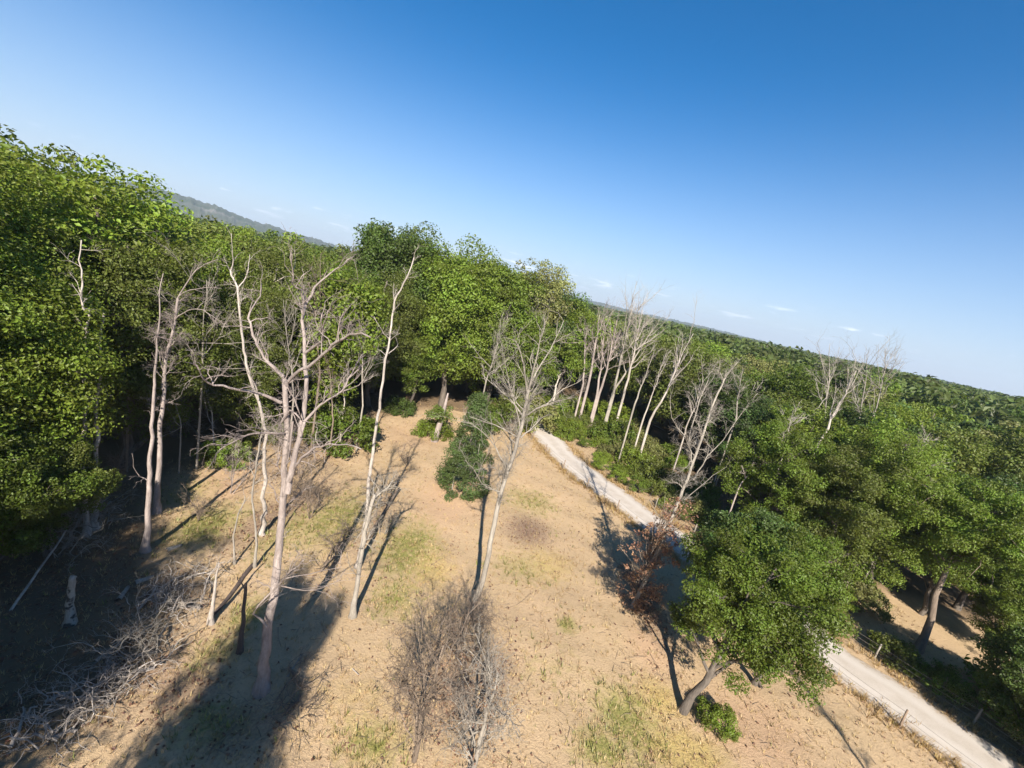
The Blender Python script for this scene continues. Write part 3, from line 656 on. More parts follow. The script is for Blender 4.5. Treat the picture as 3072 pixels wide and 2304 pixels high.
dead('dead_tree', 'thin straight whitish dead trunk with a bent top, right of the largest dead tree', (1072, 1700), [
    ('trunk', [(1072, 1700), (1092, 1600), (1104, 1500), (1110, 1420), (1126, 1300), (1140, 1200), (1152, 1110), (1165, 1045), (1170, 1000), (1176, 950), (1183, 905), (1202, 870), (1222, 830), (1234, 800), (1242, 772)], .17, .03, 0, 1.0),
    ('limb', [(1166, 1015), (1150, 1000), (1136, 975), (1122, 950)], .04, .015, .5, -.3),
    ('limb', [(1166, 1060), (1182, 1048), (1194, 1030)], .04, .015, .5, 1.2),
    ('limb', [(1156, 1065), (1142, 1052), (1130, 1045)], .03, .012, .5, 1.2),
    ('limb', [(1183, 905), (1180, 880), (1182, 850)], .03, .01, .7, .4),
    ('limb', [(1172, 1020), (1188, 1006), (1200, 1000)], .025, .01, .5, -.2),
], B_PALE, 4, .6, 6)
dead('dead_snag', 'broken pale snag leaning right at the edge of the big shade, foot of the clearing', (1057, 1855), [
    ('trunk', [(1057, 1855), (1066, 1790), (1076, 1720), (1088, 1640), (1104, 1560), (1118, 1500), (1124, 1482)], .17, .10, 0, .3),
    ('limb', [(1118, 1500), (1140, 1480), (1165, 1462), (1180, 1440)], .07, .03, .3, .9),
    ('limb', [(1074, 1730), (1050, 1700), (1040, 1660)], .03, .01, .2, -.6),
], B_GREY, 14, 1.0, 7, lv=2)
t3, b3_ = dead('dead_tree', 'pale dead tree leaning right with a fan of thin limbs, middle of the clearing', (1408, 1848), [
    ('trunk', [(1408, 1848), (1438, 1770), (1460, 1690), (1477, 1600), (1490, 1535), (1502, 1480), (1520, 1420), (1536, 1381), (1552, 1319), (1571, 1247), (1580, 1205), (1586, 1170)], .21, .10, 0, 1.2),
    ('limb', [(1586, 1170), (1598, 1140), (1622, 1095), (1652, 1048), (1672, 1005), (1691, 962)], .075, .018, 1.2, 2.6),
    ('limb', [(1586, 1170), (1600, 1110), (1615, 1050), (1624, 1010), (1634, 957)], .07, .018, 1.2, .4),
    ('limb', [(1582, 1185), (1574, 1120), (1562, 1060), (1548, 1025), (1539, 1018)], .06, .015, 1.2, .2),
    ('limb', [(1566, 1245), (1530, 1196), (1490, 1162), (1444, 1120)], .06, .015, 1.0, 2.6),
    ('limb', [(1550, 1310), (1510, 1287), (1460, 1268), (1408, 1250)], .055, .015, .8, -.7),
    ('limb', [(1522, 1415), (1489, 1346), (1450, 1298), (1410, 1270), (1372, 1260)], .06, .015, .6, -1.0),
    ('limb', [(1504, 1478), (1470, 1465), (1445, 1450), (1420, 1405), (1395, 1380)], .045, .012, .5, -1.0),
    ('limb', [(1572, 1250), (1610, 1225), (1652, 1210), (1690, 1200), (1716, 1194)], .065, .015, 1, -.8),
    ('limb', [(1640, 1214), (1675, 1178), (1710, 1158), (1750, 1136)], .04, .012, .2, 1.0),
    ('limb', [(1562, 1314), (1590, 1290), (1622, 1256), (1650, 1240)], .05, .015, .8, 2.0),
    ('limb', [(1600, 1120), (1590, 1080), (1600, 1050)], .03, .01, 1.2, 1.8),
    ('limb', [(1660, 1030), (1690, 1010), (1710, 1000)], .025, .01, 2.2, 2.0),
], B_GREY, 9, 1.3, 8, lv=3, spread=.6)
def rusty(TW, rng, b): pass
t4, b4_ = dead('dead_tree', 'dead tree leaning right by the road, rusty withered leaves round its lower trunk', (1897, 1828), [
    ('trunk', [(1897, 1828), (1920, 1775), (1942, 1729), (1966, 1670), (1988, 1620), (2008, 1570), (2024, 1530), (2042, 1490), (2055, 1453), (2080, 1385), (2105, 1317), (2118, 1275), (2131, 1235), (2153, 1180), (2172, 1140)], .19, .06, 0, 1.4),
    ('limb', [(2172, 1140), (2190, 1112), (2215, 1085)], .05, .015, 1.4, 2.2),
    ('limb', [(2160, 1165), (2184, 1150), (2194, 1130)], .04, .012, 1.4, .6),
    ('limb', [(2074, 1400), (2073, 1354), (2055, 1308), (2030, 1280), (2015, 1254), (2010, 1200)], .06, .018, 1, -.6),
    ('limb', [(2066, 1340), (2072, 1290), (2099, 1198), (2118, 1155), (2128, 1130)], .06, .02, 1, 2.2),
    ('limb', [(2080, 1440), (2120, 1370), (2170, 1320), (2210, 1260), (2246, 1216)], .05, .015, .9, 1.8),
    ('limb', [(2052, 1500), (2100, 1460), (2140, 1425), (2180, 1400)], .035, .012, .6, .0),
    ('limb', [(2010, 1580), (1970, 1540), (1950, 1500)], .04, .015, .4, -.6),
    ('limb', [(1950, 1710), (1900, 1690), (1860, 1640)], .04, .012, .2, .9),
], B_GREY, 8, 1.2, 9, lv=3)
rng = np.random.default_rng(91); cs = []
for i in range(120):
    t = rng.uniform(0, 1); u, v = 1900 + 135 * t, 1830 - 320 * t
    q_ = at(u, v, b4_[1] + .5 * t) + rng.normal(0, .5 + .35 * math.sin(math.pi * t), 3) * np.array([1, 1, .8]); q_[2] = max(q_[2], .3); cs.append(q_ - b4_)
link('withered_leaves', leaves_mesh('withered_leaves', np.array(cs), rng.uniform(.2, .5, 120), 34, .14, rng), LEAF, t4, color=(.29, .175, .105))
TW = Tubes()
for q_ in cs:
    base_t = np.array([0.09, .02, .22]) * q_[2] * 1.0; s_ = np.array([q_[0] * .3, q_[1] * .3, q_[2] * .8]); P = crook(s_, q_, 4, .1, rng); TW.add(P, np.linspace(.03, .008, 4), 4); twigs(TW, P, np.linspace(.03, .008, 4), rng, 3, .45, 1)
link('twigs', TW.mesh('twigs'), B_BROWN, t4, kind='stuff')

# twin trunks at the left wood edge: tall, brown, bare up to their thin tops
dead('dying_tree', 'front one of the twin brown trunks at the edge of the left wood', (437, 1655), [
    ('trunk', [(437, 1655), (444, 1560), (448, 1470), (454, 1340), (458, 1250), (462, 1180), (466, 1100), (470, 1020), (480, 950), (478, 880), (490, 820)], .20, .02, 0, .8),
    ('limb', [(441, 1440), (420, 1430), (400, 1400), (396, 1360)], .035, .01, .1, -.5)], B_PINK, 3, .7, 10)
dead('dying_tree', 'rear one of the twin brown trunks, forking into pale curved limbs high up', (468, 1535), [
    ('trunk', [(468, 1535), (474, 1440), (480, 1340), (486, 1240), (492, 1150), (497, 1080), (510, 1030), (520, 990), (528, 940), (533, 895)], .21, .07, 0, .8),
    ('limb', [(533, 895), (560, 850), (588, 810), (620, 790), (655, 778)], .05, .015, .8, 1.8),
    ('limb', [(525, 960), (550, 940), (574, 928), (610, 930), (640, 950), (680, 985)], .045, .012, .6, -1.2),
    ('limb', [(494, 1120), (480, 1080), (470, 1040), (466, 1010)], .05, .02, .4, -.4),
    ('limb', [(535, 890), (570, 870), (620, 862), (665, 866)], .035, .012, .8, .2)], B_PINK, 8, 1.0, 11, lv=3)
dead('dead_sapling', 'kinked pale sapling in front of the largest dead tree, the taller of a pair', (764, 1705), [
    ('trunk', [(764, 1705), (768, 1605), (764, 1560), (756, 1500), (762, 1440), (769, 1383), (778, 1330), (787, 1279), (792, 1240)], .085, .035, 0, .4)], B_GREY, 9, .9, 13, lv=2)
dead('dead_sapling', 'shorter curved pale sapling of the pair in front of the largest dead tree', (705, 1697), [
    ('trunk', [(705, 1697), (702, 1640), (706, 1582), (715, 1540), (728, 1514), (735, 1490)], .06, .03, 0, .2)], B_GREY, 6, .7, 14, lv=2)
dead('dead_snag', 'short pointed pale snag left of the largest dead tree', (633, 1871), [
    ('trunk', [(633, 1871), (638, 1820), (646, 1760), (652, 1710), (656, 1688)], .13, .02, 0, .1)], B_PALE, 0, .5, 15)
dead('dead_snag', 'dark rotten snag between the pointed snag and the largest dead tree', (719, 1965), [
    ('trunk', [(719, 1965), (724, 1900), (730, 1830), (737, 1770), (738, 1750)], .12, .07, 0, .1),
    ('limb', [(736, 1770), (722, 1745), (712, 1730)], .05, .02, .1, .3)], B_ROT, 2, .4, 16)
dead('dead_snag', 'broken mottled black and white birch stump in the left shade', (208, 1871), [
    ('trunk', [(208, 1871), (211, 1830), (214, 1790), (217, 1745), (221, 1728)], .19, .14, 0, .1)], B_BIRCH, 0, .4, 17)
dead('dead_tree', 'pale bare lower trunk showing through leaves in the left wood', (270, 1330), [
    ('trunk', [(284, 1240), (289, 1200), (293, 1170), (300, 1125), (303, 1100), (300, 1020), (312, 940)], .18, .05, 0, .2)], B_PALE, 0, 1, 18, base_y=21.2)
dead('dead_tree', 'short stretch of curved white trunk high among the left leaves', (262, 1010), [
    ('trunk', [(256, 955), (250, 925), (244, 895), (247, 860), (245, 835), (236, 780), (244, 720)], .15, .03, 0, .4)], B_PALE, 3, 1, 19, base_y=20.5)
dead('dead_tree', 'small pale dead tree left behind the largest dead tree at the sunny edge', (640, 1390), [
    ('trunk', [(640, 1390), (640, 1300), (636, 1240), (622, 1190), (616, 1160)], .09, .04, 0, .4),
    ('limb', [(638, 1290), (622, 1240), (612, 1180), (616, 1150)], .035, .012, .2, -.3)], B_PALE, 8, .9, 20)
# broken trunk with sprout at the clearing end
bt = G(1303, 1322); rt = root('tree_stump', tuple(bt), 'thick broken trunk with a sprouting green top at the far end of the clearing', 'tree stump'); T = Tubes()
T.add(np.array([(0, 0, -.2), (.05, 0, .4), (.15, .1, 1.4), (.3, .15, 2.6), (.4, .2, 3.6), (.5, .2, 5.6)]), [.45, .36, .32, .28, .2, .08], 8); link('trunk', T.mesh('trunk'), B_PINK, rt)
rng = np.random.default_rng(5); link('sprouts', leaves_mesh('sprouts', np.array([(.3, -.1, 3.3)]) + rng.normal(0, .75, (22, 3)) * np.array([1, 1, .45]), .5, 70, .22, rng), LEAF, rt, color=(.10, .15, .025))

# bare grey trees of the right wood
def bare(base, top, y, label, seed, r=.13, spread=.42, bark=B_GREY, n=9, group=None, L_=None, lv=3, twist=.03, fork=.4):
    if seed in (1, 2, 3, 4, 5, 6, 7, 8, 13, 17, 31, 32, 33): y = min(G(base[0], base[1], 1.6)[1], 50 if seed in (5, 6, 7, 8, 13) else 62)
    rng = np.random.default_rng(seed); B = at(base[0], base[1], y); Tp = at(top[0], top[1], y + rng.uniform(-.8, 1.2)); Ln = np.linalg.norm(Tp - B)
    rt = root('bare_tree', (B[0], B[1], 0), label, 'bare tree', group); o_ = np.array([B[0], B[1], 0]); T = Tubes()
    P0 = B - o_ ; low = P0 * (1 if False else 1); 
    Q = crook(P0, Tp - o_, 10, twist, rng); foot = np.array([Q[0][0], Q[0][1], -.2])
    if Q[0][2] > .3: Q = np.vstack([foot[None], Q])
    ds = max(1, y / 38); RR = r * .72 * ds * np.linspace(1, .14, len(Q)); T.add(Q, RR, 6); link('trunk', T.mesh('trunk'), bark, rt)
    TW = Tubes(); L_ = L_ or Ln * .42; k0 = int(len(Q) * fork)
    for i in range(n):
        j = rng.integers(k0, len(Q) - 1); d = rnd_dir(rng, (Q[-1] - Q[0]) / np.linalg.norm(Q[-1] - Q[0]), spread); LL = L_ * rng.uniform(.5, 1.1)
        C = crook(Q[j], Q[j] + d * LL, 7, .06, rng, -.03); rr2 = np.linspace(RR[j] * .65, .012 * ds, 7)
        if i < 5: A_ = Tubes(); A_.add(C, rr2, 5); link('limb', A_.mesh('limb'), bark, rt)
        else: TW.add(C, rr2, 4)
        twigs(TW, C, rr2, rng, 8, LL * .38, lv - 1, .5)
    link('twigs', TW.mesh('twigs'), bark, rt, kind='stuff'); return rt
bare((1762, 1165), (1800, 940), 46, 'leftmost pinkish bare tree of the grey cluster right of the tall skyline group', 1, .2, bark=B_PINK, n=12)
bare((1798, 1180), (1850, 960), 45, 'bare tree in the middle of the grey cluster, thin pinkish stem', 2, .18, bark=B_PINK, n=12)
bare((1840, 1185), (1900, 905), 47, 'tallest bare tree of the grey cluster, fine twigs above the skyline', 3, .2, n=16, spread=.4)
bare((1838, 1180), (1960, 990), 44, 'bare tree spreading right from the grey cluster', 4, .17, n=14)
bare((1905, 1210), (1960, 1060), 42, 'short thin bare stem right of the grey cluster', 5, .12, n=8)
bare((1927, 1265), (1985, 1095), 41, 'straight pale bare pole left of the forked pale tree', 6, .12, n=4, spread=.2, bark=B_PALE)
bare((1950, 1262), (2080, 1000), 41, 'pale forked bare tree leaning right beyond the scrub', 7, .17, n=9, spread=.25, bark=B_PALE)
bare((2055, 1300), (2110, 1130), 38, 'twiggy pair of pale stems behind the rusty dead tree', 8, .11, n=9, bark=B_PALE)
bare((2455, 1330), (2570, 1110), 36, 'pale forked bare tree rising from the right wood', 9, .17, n=8, spread=.2, bark=B_PALE)
bare((2470, 1320), (2490, 1030), 48, 'left one of the bare treetops poking above the right skyline', 10, .13, n=14, bark=B_GREY)
bare((2570, 1330), (2600, 1062), 50, 'middle one of the bare treetops poking above the right skyline', 11, .13, n=14, bark=B_GREY)
bare((2600, 1330), (2665, 1085), 50, 'right one of the bare treetops poking above the right skyline', 12, .13, n=14, bark=B_GREY)
bare((2190, 1330), (2255, 1170), 38, 'single slim pale stem right of the rusty dead tree top', 13, .08, n=4, spread=.2, bark=B_PALE)
bare((2210, 1480), (2280, 1350), 33, 'thin leaning stem low in the right wood behind the rusty dead tree', 14, .09, n=6, bark=B_PINK)
bare((2660, 1590), (2780, 1330), 33, 'tangled grey bare crown low in the right wood near the right edge', 15, .13, n=14, spread=.7)
bare((2730, 1390), (2790, 1300), 34, 'short pale broken branches showing through the right edge leaves', 16, .1, n=8, spread=.6)
bare((1665, 1180), (1680, 1110), 48, 'short pale broken stem behind the right limbs of the middle dead tree', 17, .16, n=3, bark=B_PALE)
bare((1430, 1230), (1500, 1000), 47, 'greyish bare tree beside the evergreen, behind the middle dead tree', 18, .14, n=16, spread=.5)
bare((1560, 1280), (1500, 1050), 44, 'fine twigged grey tree left behind the middle dead tree', 19, .12, n=14, spread=.5)
bare((340, 1000), (470, 820), 34, 'dull grey bare crown tangled in the left wood above the twin trunks', 20, .14, n=16, spread=.7, bark=B_BROWN)
bare((960, 1120), (960, 790), 36, 'brown twiggy treetop behind the right fork of the largest dead tree', 21, .15, n=18, spread=.6, bark=B_BROWN)
bare((1020, 1330), (1030, 1050), 38, 'thin pale tree at the wood edge right of the largest dead tree', 22, .13, n=8, spread=.4, bark=B_PALE)

bare((1790, 1190), (1815, 960), 46, 'bent pinkish bare stem between the two left trees of the grey cluster', 31, .17, bark=B_PINK, n=14)
bare((1870, 1190), (1930, 930), 47, 'wide twiggy bare tree behind the middle of the grey cluster', 32, .18, n=18, spread=.55, bark=B_PALE)
bare((1750, 1150), (1765, 985), 46, 'small bare tree at the left foot of the grey cluster', 33, .14, n=10, spread=.5, bark=B_PINK)
bare((600, 1230), (620, 840), 29, 'grey tangled bare tree left of the slim curved dead tree', 34, .12, n=16, spread=.6)
bare((385, 1170), (330, 850), 27, 'dull bare tree in front of the left wood, left of the twin trunks', 35, .11, n=14, spread=.6, bark=B_BROWN)
bare((880, 1210), (850, 900), 33, 'thin grey bare tree between the two stems of the largest dead tree', 36, .11, n=14, spread=.5)
bare((1085, 1240), (1090, 960), 38, 'twiggy grey tree at the wood edge left of the thin straight trunk', 37, .12, n=14, spread=.5)
bare((540, 1350), (520, 1130), 28, 'low grey bare sapling in the shade right of the twin trunks', 38, .08, n=10, spread=.6)
bare((1000, 1260), (985, 1080), 36, 'low brown bare tree behind the right curved limb of the largest dead tree', 39, .1, n=12, spread=.6, bark=B_BROWN)
bare((2330, 1430), (2380, 1230), 34, 'dead grey treetop sticking out of the crowns above the nearest leafy tree', 40, .11, n=10, spread=.5, bark=B_PALE)
bare((2210, 1250), (2230, 1110), 46, 'slight grey bare top just right of the rusty dead tree crown', 41, .1, n=10, spread=.5)
# nearest bare bushy trees at the bottom of the picture
def bushy(x, y, H, spread, label, seed, n=26, bark=B_BROWN):
    global TH; TH = 1.5
    rng = np.random.default_rng(seed); rt = root('bare_bushy_tree', (x, y, float(hgt(np.array([x]), np.array([y]))[0])), label, 'bare tree', 'twiggy bare trees at the bottom edge')
    T = Tubes(); P = crook((0, 0, -.2), (.2, .1, H * .8), 8, .05, rng); RR = np.linspace(.11, .03, 8); T.add(P, RR, 7); link('trunk', T.mesh('trunk'), bark, rt)
    TW = Tubes()
    for i in range(n):
        j = rng.integers(1, 7); a = rng.uniform(0, 6.28); e = P[j] + np.array([math.cos(a) * spread, math.sin(a) * spread, rng.uniform(.1, .45) * H]) * rng.uniform(.5, 1)
        C = crook(P[j], e, 6, .09, rng, .06); r2 = np.linspace(RR[j] * .5, .014, 6)
        if i < 7: A_ = Tubes(); A_.add(C, r2, 5); link('limb', A_.mesh('limb'), bark, rt)
        else: TW.add(C, r2, 4)
        twigs(TW, C, r2, rng, 11, .95, 3, .95)
    link('twigs', TW.mesh('twigs'), bark, rt, kind='stuff')
    cz_ = np.array([P[4] + rng.normal(0, 1, 3) * np.array([spread * .55, spread * .55, H * .16]) for _ in range(26)])
    link('withered_leaves', leaves_mesh('withered_leaves', cz_, rng.uniform(.15, .4, 26), 16, .09, rng), LEAF, rt, color=(.24, .15, .09), kind='stuff')
bushy(-.6, 12.9, 6.6, 1.8, 'brown bare bushy tree at the bottom edge, left of two', 41, 17)
bushy(1.5, 12.7, 6.0, 1.6, 'greyer bare bushy tree at the bottom edge, right of two', 42, 15, B_GREY)
bushy(.2, 17.8, 3.0, 1.3, 'small brown bare bush just above the two twiggy trees at the bottom', 43, 12)

TH = 1.0
for k, (u, v, h, lab) in enumerate([(930, 1560, 3.0, 'reddish brown twiggy sapling right of the largest dead trunk'), (690, 1480, 3.2, 'pinkish twiggy sapling left of the largest dead trunk, above the sapling pair'),
        (600, 1560, 2.0, 'small twiggy brown sapling on the sunny grass right of the twin trunks'), (900, 1440, 3.4, 'brown twiggy sapling behind the low right limb of the largest dead tree'),
        (830, 1400, 3.6, 'pinkish twiggy sapling right behind the largest dead trunk'), (1150, 1600, 1.8, 'small grey twiggy sapling right of the thin straight dead trunk'),
        (1220, 1400, 2.0, 'thin upright twiggy sapling beside the long trunk shadow in the clearing'), (330, 1480, 3.0, 'dark twiggy sapling under the left wood edge, left of the twin trunks')]):
    g_ = G(u, v); rs_ = np.random.default_rng(700 + k); rt = root('bare_sapling', (g_[0], g_[1], 0), lab, 'bare sapling', 'twiggy saplings round the dead trees')
    TS = Tubes(); TT = Tubes(); TH = 1.5
    for j in range(3):
        P = crook((rs_.normal(0, .1), rs_.normal(0, .1), -.1), (rs_.normal(0, .7), rs_.normal(0, .5), h * rs_.uniform(.7, 1)), 7, .06, rs_); RR = np.linspace(.035, .01, 7); TS.add(P, RR, 5); twigs(TT, P, RR, rs_, 14, h * .32, 3, .7)
    bk = B_PINK if 'pink' in lab else (B_GREY if 'grey' in lab else B_BROWN); link('stems', TS.mesh('stems'), bk, rt); link('twigs', TT.mesh('twigs'), bk, rt, kind='stuff')
TH = 1.0
# ------------------------------------------------------------------ brush piles, fallen branches and logs
def pile(pxs, y_sp, label, seed, n=70, r=.022, logs=2, bark=B_GREY, hz=.7):
    rng = np.random.default_rng(seed); c = np.mean([G(u, v) for u, v in pxs], 0); rt = root('brush_pile', (c[0], c[1], 0), label, 'brush pile')
    for i in range(logs):
        u, v = pxs[i % len(pxs)]; u2, v2 = pxs[(i + 1) % len(pxs)]
        A = G(u, v) - c * [1, 1, 0]; B = G(u2, v2) - c * [1, 1, 0]; A[2] = .1; B[2] = .45
        T = Tubes(); P = crook(A, B, 9, .09, rng, .05); RR = np.linspace(.07, .02, 9); T.add(P, RR, 6); link('branch', T.mesh('branch'), bark, rt)
    TW = Tubes()
    for i in range(n):
        a, b = rng.integers(0, len(pxs), 2); t = rng.uniform(0, 1)
        u = pxs[a][0] * t + pxs[b][0] * (1 - t); v = pxs[a][1] * t + pxs[b][1] * (1 - t); q_ = G(u, v) - c * [1, 1, 0]
        q_ = q_ + [rng.normal(0, y_sp), rng.normal(0, y_sp), 0]; q_[2] = rng.uniform(0, hz * .6); d = rng.normal(0, 1, 3); d[2] = abs(d[2]) * .45; d /= np.linalg.norm(d); Ln = rng.uniform(.6, 1.8)
        C = crook(q_, q_ + d * Ln, 7, .16, rng, .12); RR = np.linspace(r * rng.uniform(.6, 1.5), .006, 7); TW.add(C, RR, 4); twigs(TW, C, RR, rng, 5, Ln * .4, 2, .8)
    link('twigs', TW.mesh('twigs'), bark, rt, kind='stuff')
pile([(190, 1650), (250, 1560), (330, 1510), (300, 1600), (220, 1700)], .35, 'reddish brown twiggy brush heap under the left tree crowns', 51, 80, .02, 3, B_GREY, 1.4)
pile([(420, 1830), (470, 1780), (560, 1740), (620, 1740), (600, 1830), (500, 1850)], .35, 'grey brush heap of curled branches left of the pointed snag', 52, 60, .022, 5, B_PALE, .9)
pile([(290, 1990), (400, 1930), (500, 1880), (470, 1960), (380, 2010)], .3, 'long heap of dead branches in the lower left shade', 53, 55, .024, 4, B_GREY, .8)
pile([(140, 2110), (260, 2080), (360, 2050), (460, 2010), (330, 2110)], .3, 'lowest long pale branch heap along the bottom left shade edge', 54, 42, .022, 5, B_PALE, .6)
pile([(30, 2250), (70, 2150), (160, 2230), (230, 2200)], .3, 'loose dead branches in the bottom left corner', 55, 34, .022, 4, B_PALE, .6)
pile([(1150, 1480), (1200, 1440), (1130, 1530)], .3, 'fallen twiggy crown beside the broken leaning snag in the clearing', 56, 40, .018, 3, B_GREY, .6)
pile([(1010, 1640), (960, 1720), (1040, 1600)], .3, 'grey brush strewn in front of the thin dead trunk', 57, 50, .018, 2, B_BROWN, .5)
pile([(870, 2010), (900, 2090), (840, 2180), (900, 2150)], .3, 'dark brush strip at the bottom edge right of the deep shade', 58, 40, .02, 2, B_BROWN, .4)
pile([(930, 1480), (960, 1520), (900, 1470), (870, 1500)], .4, 'orange brown dead brush right of the largest dead tree', 59, 60, .02, 2, B_BROWN, 1.0)
pile([(1900, 1760), (1860, 1700), (1960, 1800)], .4, 'dark twig litter under the rusty dead tree', 60, 40, .02, 2, B_BROWN, .6)
pile([(560, 1270), (600, 1310), (520, 1250)], .6, 'tangle of grey fallen branches in the shade behind the twin trunks', 61, 60, .03, 3, B_GREY, 1.4)
def log(a, b, r, label, bark=B_GREY, za=.1, zb=.1, name='fallen_log', k=6, amp=.02):
    A, B = G(*a), G(*b); A[2] = za; B[2] = zb; rng = np.random.default_rng(int(a[0] + b[1])); T = Tubes(); P = crook(A, B, 8, amp, rng); T.add(P - A, np.linspace(r, r * .65, 8), 7)
    o = link(name, T.mesh(name), bark); o.location = A; tag(o, label, 'log'); return o
log((500, 1655), (545, 1640), .14, 'pale log butt in the shade beside the sunlit grass at left')
log((405, 1755), (460, 1735), .16, 'short thick pale log in shade above the grey brush heap')
log((355, 1805), (385, 1765), .12, 'short pale log left of the short thick one in the shade')
log((32, 1838), (205, 1660), .06, 'long thin pole lying slanted across the left shade', B_PALE, .1, 1.6)
log((1100, 1625), (1195, 1480), .12, 'fallen dark log crossing behind the broken leaning snag', B_BROWN, .1, .5)
log((760, 1700), (640, 1850), .13, 'dark fallen trunk between the pointed snag and the largest dead tree', B_ROT, .15, .15)
log((2250, 2040), (2285, 2070), .1, 'dark short log under the low spreading tree by the road', B_ROT, .5, .1)
log((1870, 1215 + 15), (1990, 1300), .12, 'fallen trunk lying in the dark wood behind the right scrub', B_GREY, .2, .5)
log((1380, 2180), (1420, 2120), .035, 'thin pale stick under the bottom twiggy trees', B_PALE)
log((1055, 2010), (1075, 2030), .03, 'small pale stick on the sand at the bottom', B_PALE)
log((860, 2040), (905, 1970), .08, 'slanted pale log at the lower edge of the large shade', B_GREY)
log((1385, 2010 - 10), (1340, 1990 - 50), .03, 'thin pale stick above the bottom twiggy trees', B_PALE)
log((2190, 1425), (2130, 1390), .10, 'broken pale boards of a fallen trunk behind the rusty dead tree', B_PINK, .2, .4)

# ------------------------------------------------------------------ wire fences along the road
def cyl(T, P, r): T.add(P, r, 6)
FW = bark_mat('fence_post_wood', (.36, .27, .19), (.2, .14, .1)); FWW = bark_mat('white_post', (.34, .30, .25), (.22, .19, .15))
m, n, p, out = mat_nodes('fence_wire'); p.inputs['Base Color'].default_value = (.30, .26, .22, 1); p.inputs['Metallic'].default_value = .6; p.inputs['Roughness'].default_value = .5; WIRE = m
def fence(off, label, y0, y1, step, mats, seed):
    rng = np.random.default_rng(seed); P = ROADL; T = np.gradient(P, axis=0); T /= np.linalg.norm(T, axis=1)[:, None]; Nn = np.stack([T[:, 1], -T[:, 0]], 1)
    Q = P - Nn * off; Q = Q[(Q[:, 1] > y0) & (Q[:, 1] < y1)]; s = np.concatenate([[0], np.cumsum(np.linalg.norm(np.diff(Q, axis=0), axis=1))])
    rt = root('wire_fence', (Q[0][0], Q[0][1], 0), label, 'fence'); o_ = np.array([Q[0][0], Q[0][1], 0]); tops = []
    for k, d in enumerate(np.arange(.2, s[-1], step)):
        x = np.interp(d, s, Q[:, 0]); y = np.interp(d, s, Q[:, 1]); t = rng.normal(0, .05, 2); A = np.array([x, y, -.2]) - o_; B = A + [t[0], t[1], 1.35]
        tb = Tubes(); tb.add(np.array([A, (A + B) / 2, B, B + [0, 0, .01]]), [.06, .055, .05, .002], 7); link('post', tb.mesh('post'), mats[k % len(mats)], rt); tops.append((A, B))
    for z in (.45, .72, .98):
        W_ = []
        for (A, B), (A2, B2) in zip(tops[:-1], tops[1:]):
            for j in range(5):
                t = j / 5; a = A + (B - A) * z / 1.1; b = A2 + (B2 - A2) * z / 1.1; q_ = a + (b - a) * t; q_[2] -= .05 * math.sin(math.pi * t); W_.append(q_)
        tb = Tubes(); tb.add(np.array(W_), np.full(len(W_), .011), 4); link('wire', tb.mesh('wire'), WIRE, rt)
fence(-2.35, 'thin wire fence with slim posts along the left side of the gravel road', 10, 53, 4.3, [FW], 1)
fence(2.7, 'thin wire fence on the shaded right side of the gravel road', 8, 40, 4.6, [FWW], 2)

# ------------------------------------------------------------------ ground cover
def mask_at(x, y, Z):
    ix = np.clip(np.searchsorted(gx, x), 0, len(gx) - 1); iy = np.clip(np.searchsorted(gy, y), 0, len(gy) - 1); return Z.reshape(X.shape)[iy, ix]
def scatter(n_, seed, f):
    rng = np.random.default_rng(seed); x = rng.uniform(-24, 34, n_); y = 9 + 50 * rng.uniform(0, 1, n_) ** 1.3
    keep = (rng.uniform(0, 1, n_) < f(x, y)) & (road_dist(x, y) > 1.9); return x[keep], y[keep], rng
def tufts(x, y, rng, nb, h, w):
    k = len(x); rep = np.repeat(np.arange(k), nb); n_ = len(rep); sc = rng.uniform(.5, 1.5, k)[rep]
    a = rng.uniform(0, 6.28, n_); r = rng.uniform(0, .09, n_) * sc; bx = x[rep] + np.cos(a) * r; by = y[rep] + np.sin(a) * r; bz = hgt(x, y)[rep] - .01
    hh = h * sc * rng.uniform(.5, 1.2, n_); tx = np.cos(a) * hh * rng.uniform(.2, 1, n_); ty = np.sin(a) * hh * rng.uniform(.2, 1, n_)
    px, py = -np.sin(a) * w * sc, np.cos(a) * w * sc
    A = np.stack([bx - px, by - py, bz], 1); B = np.stack([bx + px, by + py, bz], 1); C = np.stack([bx + tx, by + ty, bz + hh], 1)
    V = np.stack([A, B, C], 1).reshape(-1, 3); tone = np.clip(rng.uniform(0, 1, k)[rep] * .5 + rng.uniform(0, .5, n_), 0, 1)
    return V, np.arange(n_ * 3).reshape(n_, 3), tone
x, y, r_ = scatter(90000, 1, lambda x, y: .22 + .55 * mask_at(x, y, straw) + .35 * mask_at(x, y, green)); V, Fc, t = tufts(x, y, r_, 6, .13, .013)
o = link('dry_grass', new_mesh('dry_grass', V, Fc, False, None, dict(tone=t)), GRASSM, kind='stuff', color=(.36, .27, .13)); o['label'] = 'short straw coloured dry grass on the sandy clearing'; o['category'] = 'grass'
x, y, r_ = scatter(42000, 2, lambda x, y: .75 * mask_at(x, y, green) ** 1.2 + .012); V, Fc, t = tufts(x, y, r_, 6, .19, .016)
o = link('green_grass', new_mesh('green_grass', V, Fc, False, None, dict(tone=t)), GRASSM, kind='stuff', color=(.18, .185, .05)); o['label'] = 'patches of yellow green weeds and grass in the clearing'; o['category'] = 'grass'
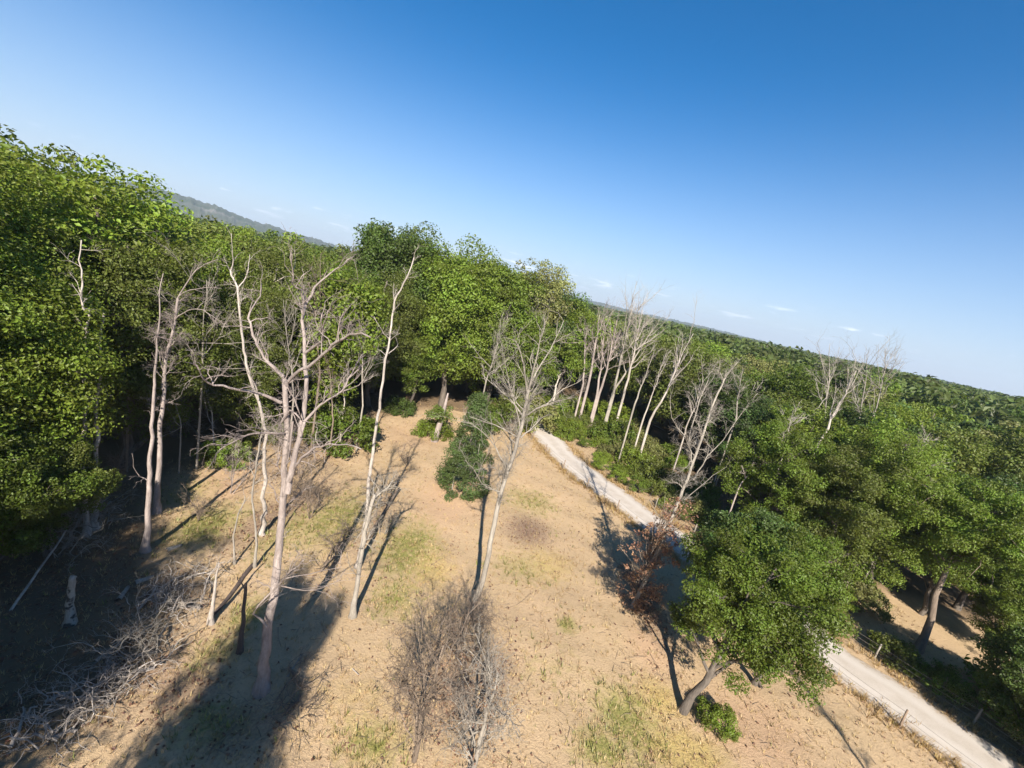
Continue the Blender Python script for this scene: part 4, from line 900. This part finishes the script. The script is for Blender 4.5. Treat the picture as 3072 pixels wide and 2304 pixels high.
# low ridge of uncut grass under the left fence
Tn = np.gradient(ROADL, axis=0); Tn /= np.linalg.norm(Tn, axis=1)[:, None]; Nn = np.stack([Tn[:, 1], -Tn[:, 0]], 1); rg = np.random.default_rng(8)
fx_, fy_ = [], []
for off, cnt_ in ((2.35, 55), (-2.4, 40)):
    Q = ROADL + Nn * off; Q = Q[(Q[:, 1] > 9) & (Q[:, 1] < 58)]
    for q_ in Q:
        dn = .5 + .5 * math.sin(q_[1] * 1.7 + off) * math.sin(q_[1] * .63 + 2 * off)
        for _ in range(int(cnt_ * .5 * (.15 + dn))): fx_.append(q_[0] + rg.normal(0, .2 + .3 * dn)); fy_.append(q_[1] + rg.normal(0, .2 + .3 * dn))
V, Fc, t = tufts(np.array(fx_), np.array(fy_), rg, 6, .26, .016)
o = link('verge_grass', new_mesh('verge_grass', V, Fc, False, None, dict(tone=t)), GRASSM, kind='stuff', color=(.32, .23, .09)); o['label'] = 'uncut golden grass under the fences on both road verges'; o['category'] = 'grass'
# leaf litter
x, y, r_ = scatter(60000, 3, lambda x, y: .07 + .8 * mask_at(x, y, litter) ** 1.3 + .3 * mask_at(x, y, wood_floor_shade)); z = hgt(x, y) + .03
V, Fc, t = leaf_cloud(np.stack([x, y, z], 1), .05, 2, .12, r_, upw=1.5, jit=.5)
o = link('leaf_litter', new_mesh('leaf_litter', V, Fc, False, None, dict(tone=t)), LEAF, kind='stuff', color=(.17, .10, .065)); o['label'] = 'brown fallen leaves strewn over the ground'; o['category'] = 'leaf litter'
# fallen twigs
x, y, r_ = scatter(14000, 4, lambda x, y: .14 + .6 * mask_at(x, y, litter)); T = Tubes(); z = hgt(x, y)
for i in range(len(x)):
    a = r_.uniform(0, 6.28); Ln = r_.uniform(.15, .6) if r_.random() < .9 else r_.uniform(.7, 1.8); q_ = np.array([x[i], y[i], z[i] + .02]); e = q_ + [math.cos(a) * Ln, math.sin(a) * Ln, r_.uniform(0, .08)]; T.add(crook(q_, e, 3, .12, r_), [.012, .01, .006], 4)
rgp = np.random.default_rng(31); rt = root('bare_tree', (20.6, 5.6, 0), 'bare pole like tree outside the picture casting the long thin shadow left of the road', 'bare tree')
TP = Tubes(); P = crook((0, 0, -.2), (.3, .2, 12.0), 10, .02, rgp); RRp = np.linspace(.14, .03, 10); TP.add(P, RRp, 6); link('trunk', TP.mesh('trunk'), B_GREY, rt)
TP = Tubes(); twigs(TP, P, RRp, rgp, 22, 1.5, 3, .5, t0=.55); link('twigs', TP.mesh('twigs'), B_GREY, rt, kind='stuff')
o = link('fallen_twigs', T.mesh('fallen_twigs'), B_BROWN, kind='stuff'); o['label'] = 'small broken twigs scattered on the sandy ground'; o['category'] = 'twigs'

# ------------------------------------------------------------------ haze
m = bpy.data.materials.new('haze'); m.use_nodes = True; n = m.node_tree; n.nodes.clear(); out = n.nodes.new('ShaderNodeOutputMaterial')
pv = n.nodes.new('ShaderNodeVolumePrincipled'); pv.inputs['Color'].default_value = (.72, .86, 1, 1); pv.inputs['Density'].default_value = .00017; pv.inputs['Anisotropy'].default_value = .1
n.links.new(pv.outputs[0], out.inputs['Volume'])
hx0, hx1, hy0, hy1, hz0, hz1 = -3600, 3600, -450, 5050, -3.0, 175
vv = [(a, b, c) for a in (hx0, hx1) for b in (hy0, hy1) for c in (hz0, hz1)]
link('haze', new_mesh('haze', vv, [(0, 1, 3, 2), (4, 6, 7, 5), (0, 4, 5, 1), (2, 3, 7, 6), (0, 2, 6, 4), (1, 5, 7, 3)], False), m, kind='stuff')
